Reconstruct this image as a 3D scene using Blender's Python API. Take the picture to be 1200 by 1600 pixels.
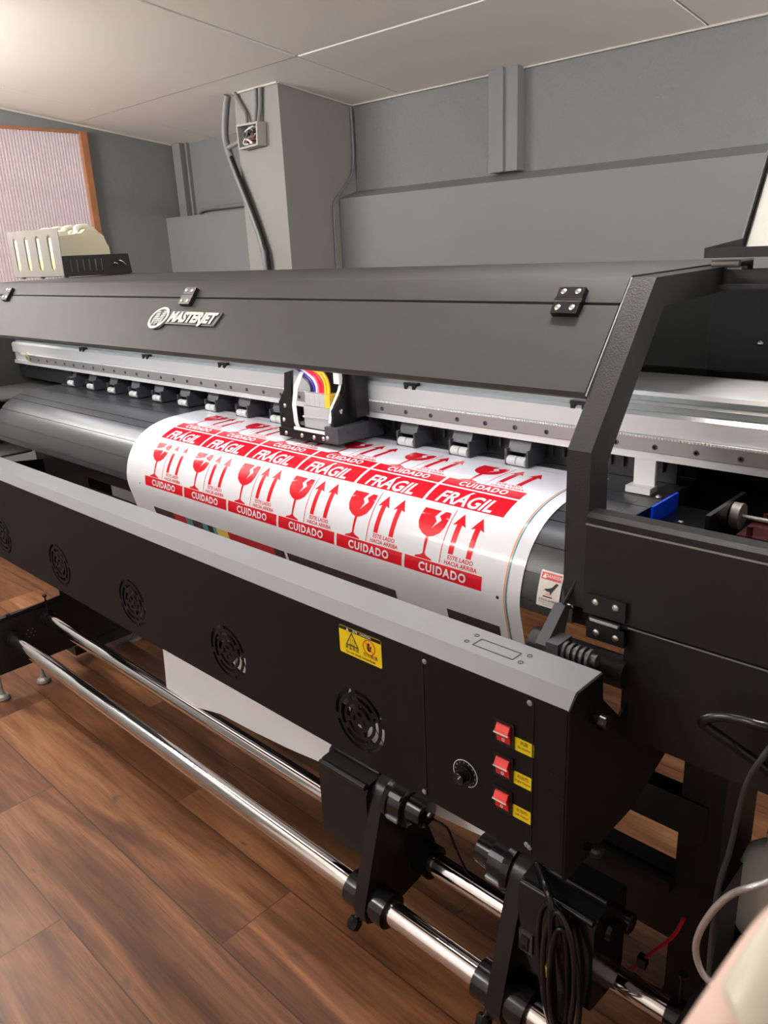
import bpy, bmesh, math, random
from mathutils import Vector, Matrix
random.seed(7)
S = bpy.context.scene
COL = S.collection
for o in list(bpy.data.objects): bpy.data.objects.remove(o)

# ------------------------------------------------------------------ camera, world, lights
cam_d = bpy.data.cameras.new('camera'); cam = bpy.data.objects.new('camera', cam_d); COL.objects.link(cam)
rt = Vector((0.72551034, 0.68675311, -0.04477636)); dn = Vector((0.18978223, -0.26218321, -0.94617264)); fw = Vector((-0.66152661, 0.67796027, -0.32055016))
M3 = Matrix((rt, -dn, -fw)).transposed()
cam.matrix_world = Matrix.Translation((0.5, 0, 1.33)) @ M3.to_4x4()
cam_d.sensor_fit = 'VERTICAL'; cam_d.sensor_height = 36; cam_d.sensor_width = 27; cam_d.lens = 36 * 1220 / 1600
cam_d.clip_start = 0.02
cam_d.dof.use_dof = True; cam_d.dof.focus_distance = 1.5; cam_d.dof.aperture_fstop = 20
S.camera = cam
S.view_settings.view_transform = 'Standard'; S.view_settings.look = 'None'; S.view_settings.gamma = 1
S.view_settings.exposure = 0.12
w = bpy.data.worlds.new('world'); S.world = w; w.use_nodes = True
w.node_tree.nodes['Background'].inputs[0].default_value = (0.75, 0.8, 0.9, 1); w.node_tree.nodes['Background'].inputs[1].default_value = 0.15
LAMP_W = 190.0        # emission of the ceiling lamps' diffusers
LED_W = 36.0         # emission of the led strip under the cover

# ------------------------------------------------------------------ materials
def mat(name, col, rough=0.5, metal=0.0, bump=0.0, bscale=200, var=0.0, vscale=6, spec=0.5, emit=0, trans=0, coat=0, ior=1.45, emcol=None):
    m = bpy.data.materials.new(name); m.use_nodes = True
    nt = m.node_tree; b = nt.nodes['Principled BSDF']
    b.inputs['Base Color'].default_value = (*col, 1); b.inputs['Roughness'].default_value = rough
    b.inputs['Metallic'].default_value = metal; b.inputs['Specular IOR Level'].default_value = spec
    b.inputs['IOR'].default_value = ior
    if trans: b.inputs['Transmission Weight'].default_value = trans
    if coat: b.inputs['Coat Weight'].default_value = coat; b.inputs['Coat Roughness'].default_value = 0.08
    if emit:
        b.inputs['Emission Color'].default_value = (*(emcol or col), 1); b.inputs['Emission Strength'].default_value = emit
    tc = nt.nodes.new('ShaderNodeTexCoord')
    if var:
        n = nt.nodes.new('ShaderNodeTexNoise'); n.inputs['Scale'].default_value = vscale; n.inputs['Detail'].default_value = 4
        nt.links.new(tc.outputs['Object'], n.inputs['Vector'])
        mx = nt.nodes.new('ShaderNodeMix'); mx.data_type = 'RGBA'
        mx.inputs[6].default_value = (*[c * (1 - var) for c in col], 1); mx.inputs[7].default_value = (*[min(1, c * (1 + var)) for c in col], 1)
        nt.links.new(n.outputs['Fac'], mx.inputs[0]); nt.links.new(mx.outputs[2], b.inputs['Base Color'])
    if bump:
        n2 = nt.nodes.new('ShaderNodeTexNoise'); n2.inputs['Scale'].default_value = bscale; n2.inputs['Detail'].default_value = 3
        nt.links.new(tc.outputs['Object'], n2.inputs['Vector'])
        bp = nt.nodes.new('ShaderNodeBump'); bp.inputs['Strength'].default_value = bump; bp.inputs['Distance'].default_value = 0.004
        nt.links.new(n2.outputs['Fac'], bp.inputs['Height']); nt.links.new(bp.outputs['Normal'], b.inputs['Normal'])
    return m
M = dict(
    cover=mat('grey_powder_coat', (0.058, 0.06, 0.056), 0.58, spec=0.28, bump=0.06, bscale=700, var=0.06, vscale=40),
    black=mat('black_powder_coat', (0.009, 0.009, 0.0105), 0.5, bump=0.08, bscale=700),
    post=mat('textured_black_frame', (0.024, 0.024, 0.024), 0.5, bump=0.2, bscale=420),
    frame=mat('textured_black_paint', (0.008, 0.008, 0.009), 0.48, bump=0.12, bscale=500),
    heater=mat('matt_black_sheet_metal', (0.0045, 0.0048, 0.0055), 0.55, spec=0.3, bump=0.04, bscale=700),
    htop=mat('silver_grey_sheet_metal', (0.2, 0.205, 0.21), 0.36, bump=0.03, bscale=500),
    plastic=mat('black_plastic', (0.008, 0.008, 0.009), 0.32, bump=0.03, bscale=400),
    gloss=mat('glossy_black_plastic', (0.008, 0.008, 0.009), 0.18),
    dgrey=mat('dark_grey_plastic', (0.06, 0.06, 0.068), 0.4),
    platen=mat('dark_anodised_platen', (0.045, 0.046, 0.05), 0.33, bump=0.02, bscale=300),
    alu=mat('brushed_aluminium', (0.82, 0.83, 0.84), 0.32, 0.45),
    alu_dark=mat('grooved_aluminium', (0.34, 0.38, 0.375), 0.4, 0.5),
    rail=mat('ground_steel_rail', (0.42, 0.40, 0.41), 0.3, 0.6),
    chrome=mat('chrome_tube', (0.78, 0.74, 0.72), 0.09, 1.0),
    steel=mat('bright_steel_screw', (0.75, 0.73, 0.66), 0.25, 1.0),
    white=mat('white_vinyl', (0.78, 0.785, 0.82), 0.13, spec=0.35),
    red=mat('red_ink', (0.66, 0.012, 0.024), 0.13, spec=0.35),
    ink_dark=mat('dark_ink', (0.03, 0.02, 0.035), 0.25, var=0.5, vscale=30), ink_teal=mat('teal_ink', (0.05, 0.25, 0.3), 0.25, var=0.4, vscale=40),
    ink_yellow=mat('yellow_ink', (0.75, 0.6, 0.12), 0.25), ink_orange=mat('orange_ink', (0.85, 0.3, 0.15), 0.25), ink_crimson=mat('crimson_ink', (0.45, 0.012, 0.03), 0.25, var=0.1),
    wplastic=mat('white_plastic', (0.75, 0.75, 0.72), 0.35), roller=mat('grey_rubber_roller', (0.55, 0.57, 0.56), 0.45, bump=0.1, bscale=300),
    clear=mat('clear_plastic', (0.85, 0.85, 0.85), 0.25, trans=0.55), tank_y=mat('yellow_ink_in_clear_plastic', (0.85, 0.55, 0.05), 0.3, trans=0.2),
    jug=mat('translucent_white_jug', (0.80, 0.75, 0.55), 0.35, var=0.05), jugcap=mat('white_jug_cap', (0.85, 0.83, 0.74), 0.4),
    jugfill=mat('pale_yellow_liquid', (0.80, 0.66, 0.33), 0.35),
    redsw=mat('red_translucent_rocker', (0.62, 0.008, 0.012), 0.22, coat=0.4), redsw_hi=mat('bright_red_rocker', (0.9, 0.03, 0.03), 0.2, coat=0.4),
    ylab=mat('yellow_sticker', (0.9, 0.68, 0.01), 0.4), ink=mat('black_print', (0.01, 0.01, 0.01), 0.5), wprint=mat('white_print', (0.85, 0.85, 0.82), 0.4), rprint=mat('red_print', (0.7, 0.04, 0.03), 0.4), pale=mat('pale_label', (0.82, 0.78, 0.72), 0.45),
    pinkp=mat('pink_print', (0.85, 0.5, 0.45), 0.45),
    rack=mat('brushed_steel_rack', (0.24, 0.22, 0.205), 0.5, 0.3), blue=mat('blue_plastic', (0.0, 0.05, 0.75), 0.35),
    wood=mat('orange_pine', (0.36, 0.15, 0.065), 0.5, var=0.3, vscale=20), cable=mat('black_cable', (0.006, 0.006, 0.007), 0.25), greycable=mat('grey_painted_conduit', (0.19, 0.19, 0.195), 0.4),
    silver=mat('silver_braided_hose', (0.55, 0.55, 0.54), 0.3, 0.7, bump=0.3, bscale=250), redcable=mat('red_wire', (0.5, 0.01, 0.02), 0.35), wcable=mat('white_wire', (0.7, 0.7, 0.68), 0.4),
    wire_red=mat('faded_red_wire', (0.22, 0.06, 0.05), 0.5), wire_green=mat('dull_green_wire', (0.12, 0.16, 0.13), 0.5),
    bottle=mat('white_bottle_plastic', (0.88, 0.87, 0.82), 0.4), skin=mat('skin', (0.92, 0.68, 0.57), 0.5, var=0.08, vscale=60), nail=mat('cream_nail_polish', (0.92, 0.89, 0.75), 0.2, coat=0.5),
    ochre=mat('ochre_plastic', (0.6, 0.32, 0.03), 0.4), brass=mat('brass_wheel', (0.65, 0.6, 0.32), 0.3, 0.6),
    darkred=mat('dark_red_component', (0.035, 0.004, 0.006), 0.25), t_blue=mat('blue_ink_tube', (0.05, 0.03, 0.35), 0.3), t_white=mat('clear_tube', (0.75, 0.7, 0.75), 0.3), t_red=mat('red_ink_tube', (0.75, 0.02, 0.06), 0.3), t_yel=mat('yellow_ink_tube', (0.85, 0.5, 0.02), 0.3), t_blk=mat('black_ink_tube', (0.02, 0.02, 0.03), 0.3),
    lid_in=mat('pale_grey_lid_inner', (0.24, 0.225, 0.205), 0.4, bump=0.06, bscale=400, var=0.05, vscale=60),
    lamp=mat('lamp_diffuser', (0.9, 0.9, 0.9), 0.5, emit=LAMP_W, emcol=(1.0, 0.965, 0.92)), led=mat('led_strip', (0.9, 0.9, 0.9), 0.5, emit=LED_W, emcol=(0.95, 0.96, 1.0)),
)

# ------------------------------------------------------------------ helpers
WL = {}
def wl(o): return WL.get(o.name, Vector((0, 0, 0)))
def tag(o, label=None, cat=None, group=None, kind=None):
    if label: o['label'] = label
    if cat: o['category'] = cat
    if group: o['group'] = group
    if kind: o['kind'] = kind
    return o
def empty(name, loc, label=None, cat=None, group=None, parent=None):
    o = bpy.data.objects.new(name, None); o.empty_display_size = 0.05; COL.objects.link(o)
    o.location = Vector(loc) - (wl(parent) if parent else Vector((0, 0, 0)))
    if parent: o.parent = parent
    WL[o.name] = Vector(loc)
    return tag(o, label, cat, group)
class MB:
    def __init__(s): s.bm = bmesh.new(); s.mi = 0
    def _add(s, vs, fs):
        bv = [s.bm.verts.new(v) for v in vs]
        for f in fs:
            try:
                ff = s.bm.faces.new([bv[i] for i in f]); ff.material_index = s.mi
            except ValueError: pass
        return bv
    def box(s, x0, x1, y0, y1, z0, z1, R=None, piv=None):
        vs = [Vector((x, y, z)) for x in (x0, x1) for y in (y0, y1) for z in (z0, z1)]
        if R is not None:
            p = Vector(piv) if piv is not None else Vector(((x0 + x1) / 2, (y0 + y1) / 2, (z0 + z1) / 2)); vs = [R @ (v - p) + p for v in vs]
        s._add(vs, [(0, 1, 3, 2), (4, 6, 7, 5), (0, 4, 5, 1), (2, 3, 7, 6), (0, 2, 6, 4), (1, 5, 7, 3)]); return s
    def prism(s, prof, a0, a1, ax='x'):
        def P(u, v, a): return (a, u, v) if ax == 'x' else ((u, a, v) if ax == 'y' else (u, v, a))
        n = len(prof); vs = [P(u, v, a0) for u, v in prof] + [P(u, v, a1) for u, v in prof]
        fs = [tuple(range(n)), tuple(range(2 * n - 1, n - 1, -1))] + [(i, i + n, (i + 1) % n + n, (i + 1) % n) for i in range(n)]
        s._add(vs, fs); return s
    def strip(s, prof, a0, a1, t):          # bent sheet: open profile in (y,z) extruded along x with a thickness t
        n = len(prof); nor = []
        for i in range(n):
            a = Vector(prof[max(0, i - 1)]); b = Vector(prof[min(n - 1, i + 1)]); d = (b - a).normalized(); nor.append(Vector((-d.y, d.x)))
        back = [(p[0] + q.x * t, p[1] + q.y * t) for p, q in zip(prof, nor)]
        vs = []
        for a in (a0, a1): vs += [(a, u, v) for u, v in prof] + [(a, u, v) for u, v in back]
        m = 2 * n; fs = []
        for i in range(n - 1):
            fs += [(i, i + 1, m + i + 1, m + i), (n + i + 1, n + i, m + n + i, m + n + i + 1), (i, n + i, n + i + 1, i + 1), (m + i, m + i + 1, m + n + i + 1, m + n + i)]
        fs += [(0, m, m + n, n), (n - 1, 2 * n - 1, m + 2 * n - 1, m + n - 1)]
        s._add(vs, fs); return s
    def cyl(s, p0, p1, r, seg=20, r1=None, cap=True):
        p0 = Vector(p0); p1 = Vector(p1); d = (p1 - p0).normalized(); r1 = r if r1 is None else r1
        u = d.orthogonal().normalized(); v = d.cross(u)
        vs = []
        for p, q in ((p0, r), (p1, r1)): vs += [p + u * math.cos(t) * q + v * math.sin(t) * q for t in [2 * math.pi * k / seg for k in range(seg)]]
        fs = [(i, (i + 1) % seg, (i + 1) % seg + seg, i + seg) for i in range(seg)]
        if cap: fs += [tuple(range(seg - 1, -1, -1)), tuple(range(seg, 2 * seg))]
        s._add(vs, fs); return s
    def lathe(s, prof, c, axis, seg=28):    # prof: (distance along axis, radius)
        c = Vector(c); d = Vector(axis).normalized(); u = d.orthogonal().normalized(); v = d.cross(u); vs = []; fs = []
        for h, r in prof: vs += [c + d * h + u * math.cos(2 * math.pi * k / seg) * r + v * math.sin(2 * math.pi * k / seg) * r for k in range(seg)]
        for j in range(len(prof) - 1): fs += [(j * seg + i, j * seg + (i + 1) % seg, (j + 1) * seg + (i + 1) % seg, (j + 1) * seg + i) for i in range(seg)]
        fs += [tuple(range(seg - 1, -1, -1)), tuple(range((len(prof) - 1) * seg, len(prof) * seg))]
        s._add(vs, fs); return s
    def tube(s, pts, r, seg=10, sub=6):
        pts = [Vector(p) for p in pts]
        if sub > 1 and len(pts) > 2:
            q = []
            for i in range(len(pts) - 1):
                a = pts[max(0, i - 1)]; b = pts[i]; c = pts[i + 1]; d = pts[min(len(pts) - 1, i + 2)]
                for k in range(sub):
                    t = k / sub; q.append(0.5 * ((2 * b) + (c - a) * t + (2 * a - 5 * b + 4 * c - d) * t * t + (3 * b - a - 3 * c + d) * t ** 3))
            q.append(pts[-1]); pts = q
        n = len(pts); u = None; vs = []; fs = []
        for i, p in enumerate(pts):
            d = (pts[min(n - 1, i + 1)] - pts[max(0, i - 1)]).normalized()
            u = d.orthogonal().normalized() if u is None else (u - d * u.dot(d)).normalized()
            v = d.cross(u); rr = r(i / (n - 1)) if callable(r) else r
            vs += [p + u * math.cos(2 * math.pi * k / seg) * rr + v * math.sin(2 * math.pi * k / seg) * rr for k in range(seg)]
        for j in range(n - 1): fs += [(j * seg + i, j * seg + (i + 1) % seg, (j + 1) * seg + (i + 1) % seg, (j + 1) * seg + i) for i in range(seg)]
        fs += [tuple(range(seg - 1, -1, -1)), tuple(range((n - 1) * seg, n * seg))]
        s._add(vs, fs); return s
    def sphere(s, c, r, sc=(1, 1, 1), seg=16):
        g = bmesh.ops.create_uvsphere(s.bm, u_segments=seg, v_segments=max(6, seg // 2), radius=r)
        for v in g['verts']: v.co = Vector((v.co.x * sc[0], v.co.y * sc[1], v.co.z * sc[2])) + Vector(c)
        for f in {f for v in g['verts'] for f in v.link_faces}: f.material_index = s.mi
        return s
    def poly(s, pts):                       # flat polygon, points in 3d
        bv = [s.bm.verts.new(p) for p in pts]; f = s.bm.faces.new(bv); f.material_index = s.mi
        r = bmesh.ops.triangulate(s.bm, faces=[f])
        for q in r['faces']: q.material_index = s.mi
        return s
    def mesh(s, me, fn):
        bv = [s.bm.verts.new(fn(v.co)) for v in me.vertices]
        for p in me.polygons:
            try: f = s.bm.faces.new([bv[i] for i in p.vertices]); f.material_index = s.mi
            except ValueError: pass
        return s
    def build(s, name, m, parent=None, bevel=0, smooth=True, angle=35, org=None, seg=2, norm=True):
        if bevel:
            e = [e for e in s.bm.edges if len(e.link_faces) == 2 and e.calc_face_angle(0) > math.radians(30)]
            bmesh.ops.bevel(s.bm, geom=e, offset=bevel, segments=seg, affect='EDGES', profile=0.5, clamp_overlap=True)
        if norm: bmesh.ops.recalc_face_normals(s.bm, faces=s.bm.faces)
        base = wl(parent) if parent else (Vector(org) if org is not None else Vector((0, 0, 0)))
        o0 = Vector(org) if org is not None else base
        for v in s.bm.verts: v.co -= o0
        me = bpy.data.meshes.new(name); s.bm.to_mesh(me); s.bm.free()
        for q in (m if isinstance(m, (list, tuple)) else [m]): me.materials.append(q)
        if smooth:
            for p in me.polygons: p.use_smooth = True
            try: me.set_sharp_from_angle(angle=math.radians(angle))
            except Exception: pass
        o = bpy.data.objects.new(name, me); COL.objects.link(o)
        if parent: o.parent = parent; o.location = o0 - base
        else: o.location = o0
        WL[o.name] = o0
        return o
def dup(o, loc=None, parent=None, delta=None, kids=True):
    c = o.copy(); COL.objects.link(c)
    if parent is not None: c.parent = parent
    if loc is not None: c.location = loc
    if delta is not None: c.location = Vector(o.location) + Vector(delta)
    WL[c.name] = wl(o) + (Vector(delta) if delta is not None else Vector((0, 0, 0)))
    if kids:
        for ch in list(o.children): dup(ch, parent=c)
    return c
def text_mesh(t, size, bold=0.0, shear=0.0, space=1.0, ax='CENTER'):
    cu = bpy.data.curves.new('t', 'FONT'); cu.body = t; cu.size = size; cu.align_x = ax; cu.align_y = 'CENTER'; cu.shear = shear; cu.offset = bold; cu.space_character = space
    cu.resolution_u = 3
    o = bpy.data.objects.new('t', cu); COL.objects.link(o); dg = bpy.context.evaluated_depsgraph_get(); dg.update()
    me = bpy.data.meshes.new_from_object(o.evaluated_get(dg)); bpy.data.objects.remove(o); return me
def plate2d(outer, holes, t, res=1):       # flat plate with holes in (u,v), thickness t; returns a mesh in xy
    cu = bpy.data.curves.new('p', 'CURVE'); cu.dimensions = '2D'; cu.fill_mode = 'BOTH'; cu.extrude = t / 2
    for pts in [outer] + holes:
        sp = cu.splines.new('POLY'); sp.points.add(len(pts) - 1); sp.use_cyclic_u = True
        for q, p in zip(sp.points, pts): q.co = (p[0], p[1], 0, 1)
    o = bpy.data.objects.new('p', cu); COL.objects.link(o); dg = bpy.context.evaluated_depsgraph_get(); dg.update()
    me = bpy.data.meshes.new_from_object(o.evaluated_get(dg)); bpy.data.objects.remove(o); return me
def circ(cx, cy, r, n=24, ry=None): return [(cx + r * math.cos(2 * math.pi * k / n), cy + (ry or r) * math.sin(2 * math.pi * k / n)) for k in range(n)]
def rrect(x0, x1, y0, y1, r, n=5):
    out = []
    for cx, cy, a in ((x1 - r, y1 - r, 0), (x0 + r, y1 - r, 90), (x0 + r, y0 + r, 180), (x1 - r, y0 + r, 270)):
        out += [(cx + r * math.cos(math.radians(a + 90 * k / n)), cy + r * math.sin(math.radians(a + 90 * k / n))) for k in range(n + 1)]
    return out
def sector(cx, cy, r0, r1, a0, a1, n=10):
    A = [math.radians(a0 + (a1 - a0) * k / n) for k in range(n + 1)]
    return [(cx + r1 * math.cos(a), cy + r1 * math.sin(a)) for a in A] + [(cx + r0 * math.cos(a), cy + r0 * math.sin(a)) for a in reversed(A)]

# ------------------------------------------------------------------ the room
def nodes_of(m): nt = m.node_tree; return nt, nt.nodes['Principled BSDF'], nt.links
def mth(nt, op, a, b=None, c=None):
    n = nt.nodes.new('ShaderNodeMath'); n.operation = op
    for i, v in enumerate((a, b, c)):
        if v is None: continue
        if isinstance(v, (int, float)): n.inputs[i].default_value = v
        else: nt.links.new(v, n.inputs[i])
    return n.outputs[0]
def floor_mat():
    m = mat('laminate_oak_floor', (0.2, 0.09, 0.04), 0.34); nt, b, L = nodes_of(m)
    tc = nt.nodes.new('ShaderNodeTexCoord'); sx = nt.nodes.new('ShaderNodeSeparateXYZ'); L.new(tc.outputs['Object'], sx.inputs[0])
    v = mth(nt, 'DIVIDE', mth(nt, 'SUBTRACT', sx.outputs[1], 0.6185), 0.186); row = mth(nt, 'FLOOR', v); fv = mth(nt, 'FRACT', v)
    u = mth(nt, 'ADD', mth(nt, 'DIVIDE', sx.outputs[0], 1.22), mth(nt, 'MULTIPLY', row, 0.3705)); u = mth(nt, 'ADD', u, 0.515); cell = mth(nt, 'FLOOR', u); fu = mth(nt, 'FRACT', u)
    wn = nt.nodes.new('ShaderNodeTexWhiteNoise'); wn.noise_dimensions = '2D'; cb = nt.nodes.new('ShaderNodeCombineXYZ'); L.new(row, cb.inputs[0]); L.new(cell, cb.inputs[1]); L.new(cb.outputs[0], wn.inputs['Vector'])
    off = mth(nt, 'MULTIPLY', wn.outputs['Value'], 37.0)
    def noise(sx_, sy_, detail, rough, dist=0):
        c = nt.nodes.new('ShaderNodeCombineXYZ'); L.new(mth(nt, 'ADD', mth(nt, 'MULTIPLY', sx.outputs[0], sx_), off), c.inputs[0]); L.new(mth(nt, 'ADD', mth(nt, 'MULTIPLY', sx.outputs[1], sy_), off), c.inputs[1])
        n = nt.nodes.new('ShaderNodeTexNoise'); n.inputs['Scale'].default_value = 1; n.inputs['Detail'].default_value = detail; n.inputs['Roughness'].default_value = rough; n.inputs['Distortion'].default_value = dist
        L.new(c.outputs[0], n.inputs['Vector']); return n.outputs['Fac']
    grain = noise(5, 130, 6, 0.65, 0.6); broad = noise(1.6, 13, 3, 0.5, 1.2); knots = noise(9, 22, 2, 0.5, 0.5); fine = noise(14, 420, 3, 0.6)
    def ramp(f, pts):
        r = nt.nodes.new('ShaderNodeValToRGB'); e = r.color_ramp.elements
        while len(e) < len(pts): e.new(0.5)
        for q, (p, c) in zip(e, pts): q.position = p; q.color = (*c, 1)
        L.new(f, r.inputs[0]); return r.outputs[0]
    base = ramp(broad, [(0.25, (0.075, 0.026, 0.011)), (0.42, (0.145, 0.057, 0.023)), (0.58, (0.23, 0.097, 0.039)), (0.76, (0.33, 0.16, 0.074))])
    gr = ramp(grain, [(0.3, (0.55, 0.5, 0.47)), (0.5, (0.95, 0.93, 0.9)), (0.7, (1.15, 1.12, 1.08))])
    def mul(a, c, f=1.0, mode='MULTIPLY'):
        x = nt.nodes.new('ShaderNodeMix'); x.data_type = 'RGBA'; x.blend_type = mode
        if isinstance(f, float): x.inputs[0].default_value = f
        else: L.new(f, x.inputs[0])
        for k, q in ((6, a), (7, c)):
            if isinstance(q, tuple): x.inputs[k].default_value = (*q, 1)
            else: L.new(q, x.inputs[k])
        return x.outputs[2]
    c = mul(base, gr, 0.85)
    c = mul(c, ramp(wn.outputs['Value'], [(0.0, (0.72, 0.7, 0.7)), (0.5, (1, 1, 1)), (1.0, (1.3, 1.32, 1.36))]), 1.0)
    c = mul(c, ramp(fine, [(0.35, (0.8, 0.78, 0.76)), (0.6, (1.05, 1.05, 1.05))]), 0.6)
    kn = ramp(knots, [(0.68, (0, 0, 0)), (0.77, (1, 1, 1))]); kb = nt.nodes.new('ShaderNodeRGBToBW'); L.new(kn, kb.inputs[0])
    c = mul(c, (0.05, 0.045, 0.045), mth(nt, 'MULTIPLY', kb.outputs[0], 0.75), 'MIX')
    edge = mth(nt, 'MAXIMUM', mth(nt, 'MAXIMUM', mth(nt, 'LESS_THAN', fv, 0.012), mth(nt, 'GREATER_THAN', fv, 0.992)), mth(nt, 'LESS_THAN', fu, 0.0022))
    c = mul(c, (0.035, 0.018, 0.01), mth(nt, 'MULTIPLY', edge, 0.75), 'MIX')
    L.new(c, b.inputs['Base Color'])
    L.new(mth(nt, 'ADD', mth(nt, 'MULTIPLY', grain, 0.22), 0.33), b.inputs['Roughness'])
    bp = nt.nodes.new('ShaderNodeBump'); bp.inputs['Strength'].default_value = 0.12; bp.inputs['Distance'].default_value = 0.002
    L.new(mth(nt, 'SUBTRACT', grain, mth(nt, 'MULTIPLY', edge, 2.0)), bp.inputs['Height']); L.new(bp.outputs[0], b.inputs['Normal'])
    return m
def ceil_mat():
    m = mat('painted_ceiling_panels', (0.9, 0.86, 0.82), 0.75, bump=0.05, bscale=60, var=0.03, vscale=3); return m
def wall_mat(name, bump, col=(0.20, 0.21, 0.212), dist=0.012, sc=22):
    m = mat(name, col, 0.55, var=0.07, vscale=2.5); nt, b, L = nodes_of(m)
    tc = nt.nodes.new('ShaderNodeTexCoord'); n = nt.nodes.new('ShaderNodeTexNoise'); n.inputs['Scale'].default_value = sc; n.inputs['Detail'].default_value = 7; n.inputs['Roughness'].default_value = 0.6; n.inputs['Distortion'].default_value = 0.15
    L.new(tc.outputs['Object'], n.inputs['Vector']); bp = nt.nodes.new('ShaderNodeBump'); bp.inputs['Strength'].default_value = bump; bp.inputs['Distance'].default_value = dist
    L.new(n.outputs['Fac'], bp.inputs['Height']); L.new(bp.outputs[0], b.inputs['Normal']); return m
MW = wall_mat('grey_wall_paint', 0.12); MR = wall_mat('rough_grey_plaster', 0.6, dist=0.02, sc=22); MC = wall_mat('column_grey_paint', 0.15, (0.275, 0.27, 0.253))
MF = wall_mat('pale_wall_paint', 0.05, (0.8, 0.79, 0.77))
def zc(y): return 1.905 + 0.125 * (2.6 - y)          # the ceiling slopes down towards the back wall
def struct(o): o['kind'] = 'structure'; return o
XL, XR, YF, YB = -3.5, 2.6, -2.6, 2.6
b = MB(); b.box(XL - .1, XR + .1, YF - .1, YB + .2, -0.05, 0.0); struct(b.build('floor', floor_mat(), smooth=False))
# ceiling panels with open joints
b = MB(); b.prism([(YF - .1, zc(YF - .1) + .012), (YB + .2, zc(YB + .2) + .012), (YB + .2, zc(YB + .2) + .06), (YF - .1, zc(YF - .1) + .06)], XL - .1, XR + .1)
xs = [-4.4, -3.14, -1.82, -0.60, 0.62, 1.84, 3.1]; ys = [-2.7, -1.6, -0.39, 0.83, 2.05, 2.8]
for i in range(len(xs) - 1):
    for j in range(len(ys) - 1):
        x0 = max(xs[i], XL - .1) + .004; x1 = min(xs[i + 1], XR + .1) - .004; y0 = ys[j] + .003; y1 = ys[j + 1] - .003; dz = random.uniform(-.002, .002)
        b.prism([(y0, zc(y0) + dz), (y1, zc(y1) + dz), (y1, zc(y1) + .012), (y0, zc(y0) + .012)], x0, x1)
struct(b.build('ceiling', ceil_mat(), smooth=False))
# back wall: rough plaster above, thicker smooth wall below with a recessed joint
b = MB(); b.box(-2.12, XR, YB, YB + .15, 1.535, 2.3)
struct(b.build('wall_back', MR, smooth=False))
b = MB(); b.box(-2.15, XR, 2.49, YB + .15, 0, 1.535); struct(b.build('wall_back_lower', MW, bevel=.006))
b = MB(); b.prism([(2.492, 1.5352), (2.598, 1.5352), (2.598, 1.568)], -2.119, XR); struct(b.build('trim_1', MW, smooth=False))
b = MB(); b.box(XL, -2.39, YB + .02, YB + .15, 1.535, 2.3); struct(b.build('wall_back_left', MW, smooth=False))
b = MB(); b.box(XL + .001, -2.39, 2.5, YB + .15, 0, 1.535); struct(b.build('wall_back_left_lower', MW, bevel=.006))
b = MB(); b.box(XL + .02, XL + .09, 2.58, 2.622, 1.537, zc(2.6)); b.box(XL + .11, XL + .125, 2.6, 2.622, 1.537, zc(2.6)); struct(b.build('trim_2', MW, smooth=False))
b = MB(); b.box(-1.37, -1.245, 2.555, 2.602, 1.572, zc(2.57) + .004); b.box(-1.318, -1.300, 2.545, 2.556, 1.572, zc(2.57) + .004); struct(b.build('trim_3', MW, bevel=.004))
b = MB(); b.box(-2.395, -2.113, 2.2, YB + .15, 0, 2.2); struct(b.build('wall_column', MC, bevel=.008))
b = MB(); b.box(XL - .15, XL, YF, YB + .15, 0, 2.9); struct(b.build('wall_left', MW, smooth=False))
b = MB(); b.box(XR, XR + .15, YF, YB + .15, 0, 2.9); struct(b.build('wall_right', MF, smooth=False))
b = MB(); b.box(XL - .15, XR + .15, YF - .15, YF, 0, 2.9); struct(b.build('wall_front', MF, smooth=False))
# thin white caulk bead where the ceiling meets the walls
b = MB(); b.tube([(-2.1, 2.592, zc(2.592) - .003), (XR, 2.592, zc(2.592) - .003)], .004, 6, 1); b.tube([(-2.108, 2.2, zc(2.2) - .002), (-2.108, 2.6, zc(2.6) - .002)], .004, 6, 1); b.tube([(-2.39, 2.195, zc(2.195) - .002), (-2.11, 2.195, zc(2.195) - .002)], .005, 6, 1); b.tube([(XL + .006, 0, zc(0) - .002), (XL + .006, 2.6, zc(2.6) - .002)], .006, 6, 1)
struct(b.build('trim_4', mat('ceiling_caulk', (0.6, 0.57, 0.53), 0.6)))
# corrugated translucent window sheet in the left wall
wm = mat('corrugated_polycarbonate', (0.62, 0.55, 0.55), 0.3, emit=0.55, emcol=(1.0, 0.86, 0.82)); nt, bs, L = nodes_of(wm)
tc = nt.nodes.new('ShaderNodeTexCoord'); wv = nt.nodes.new('ShaderNodeTexWave'); wv.bands_direction = 'Y'; wv.inputs['Scale'].default_value = 20.944; L.new(tc.outputs['Object'], wv.inputs['Vector'])
rp = nt.nodes.new('ShaderNodeValToRGB'); rp.color_ramp.elements[0].position = 0.25; rp.color_ramp.elements[0].color = (0.27, 0.22, 0.235, 1); rp.color_ramp.elements[1].position = 0.75; rp.color_ramp.elements[1].color = (0.62, 0.50, 0.48, 1)
L.new(wv.outputs['Fac'], rp.inputs[0]); L.new(rp.outputs[0], bs.inputs['Base Color']); L.new(rp.outputs[0], bs.inputs['Emission Color'])
b = MB(); n = 77; y0, y1 = 0.9, 2.055; pr = []
for k in range(n * 6 + 1):
    y = y0 + (y1 - y0) * k / (n * 6); pr.append((y, XL + .022 + .004 * math.sin(2 * math.pi * k / 6 / 1.0)))
vs = []
for z in (1.0, 1.925): vs += [(x, y, z) for y, x in pr]
m_ = len(pr); b._add(vs, [(i, i + 1, m_ + i + 1, m_ + i) for i in range(m_ - 1)])
win = struct(b.build('window_1', wm))
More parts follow.
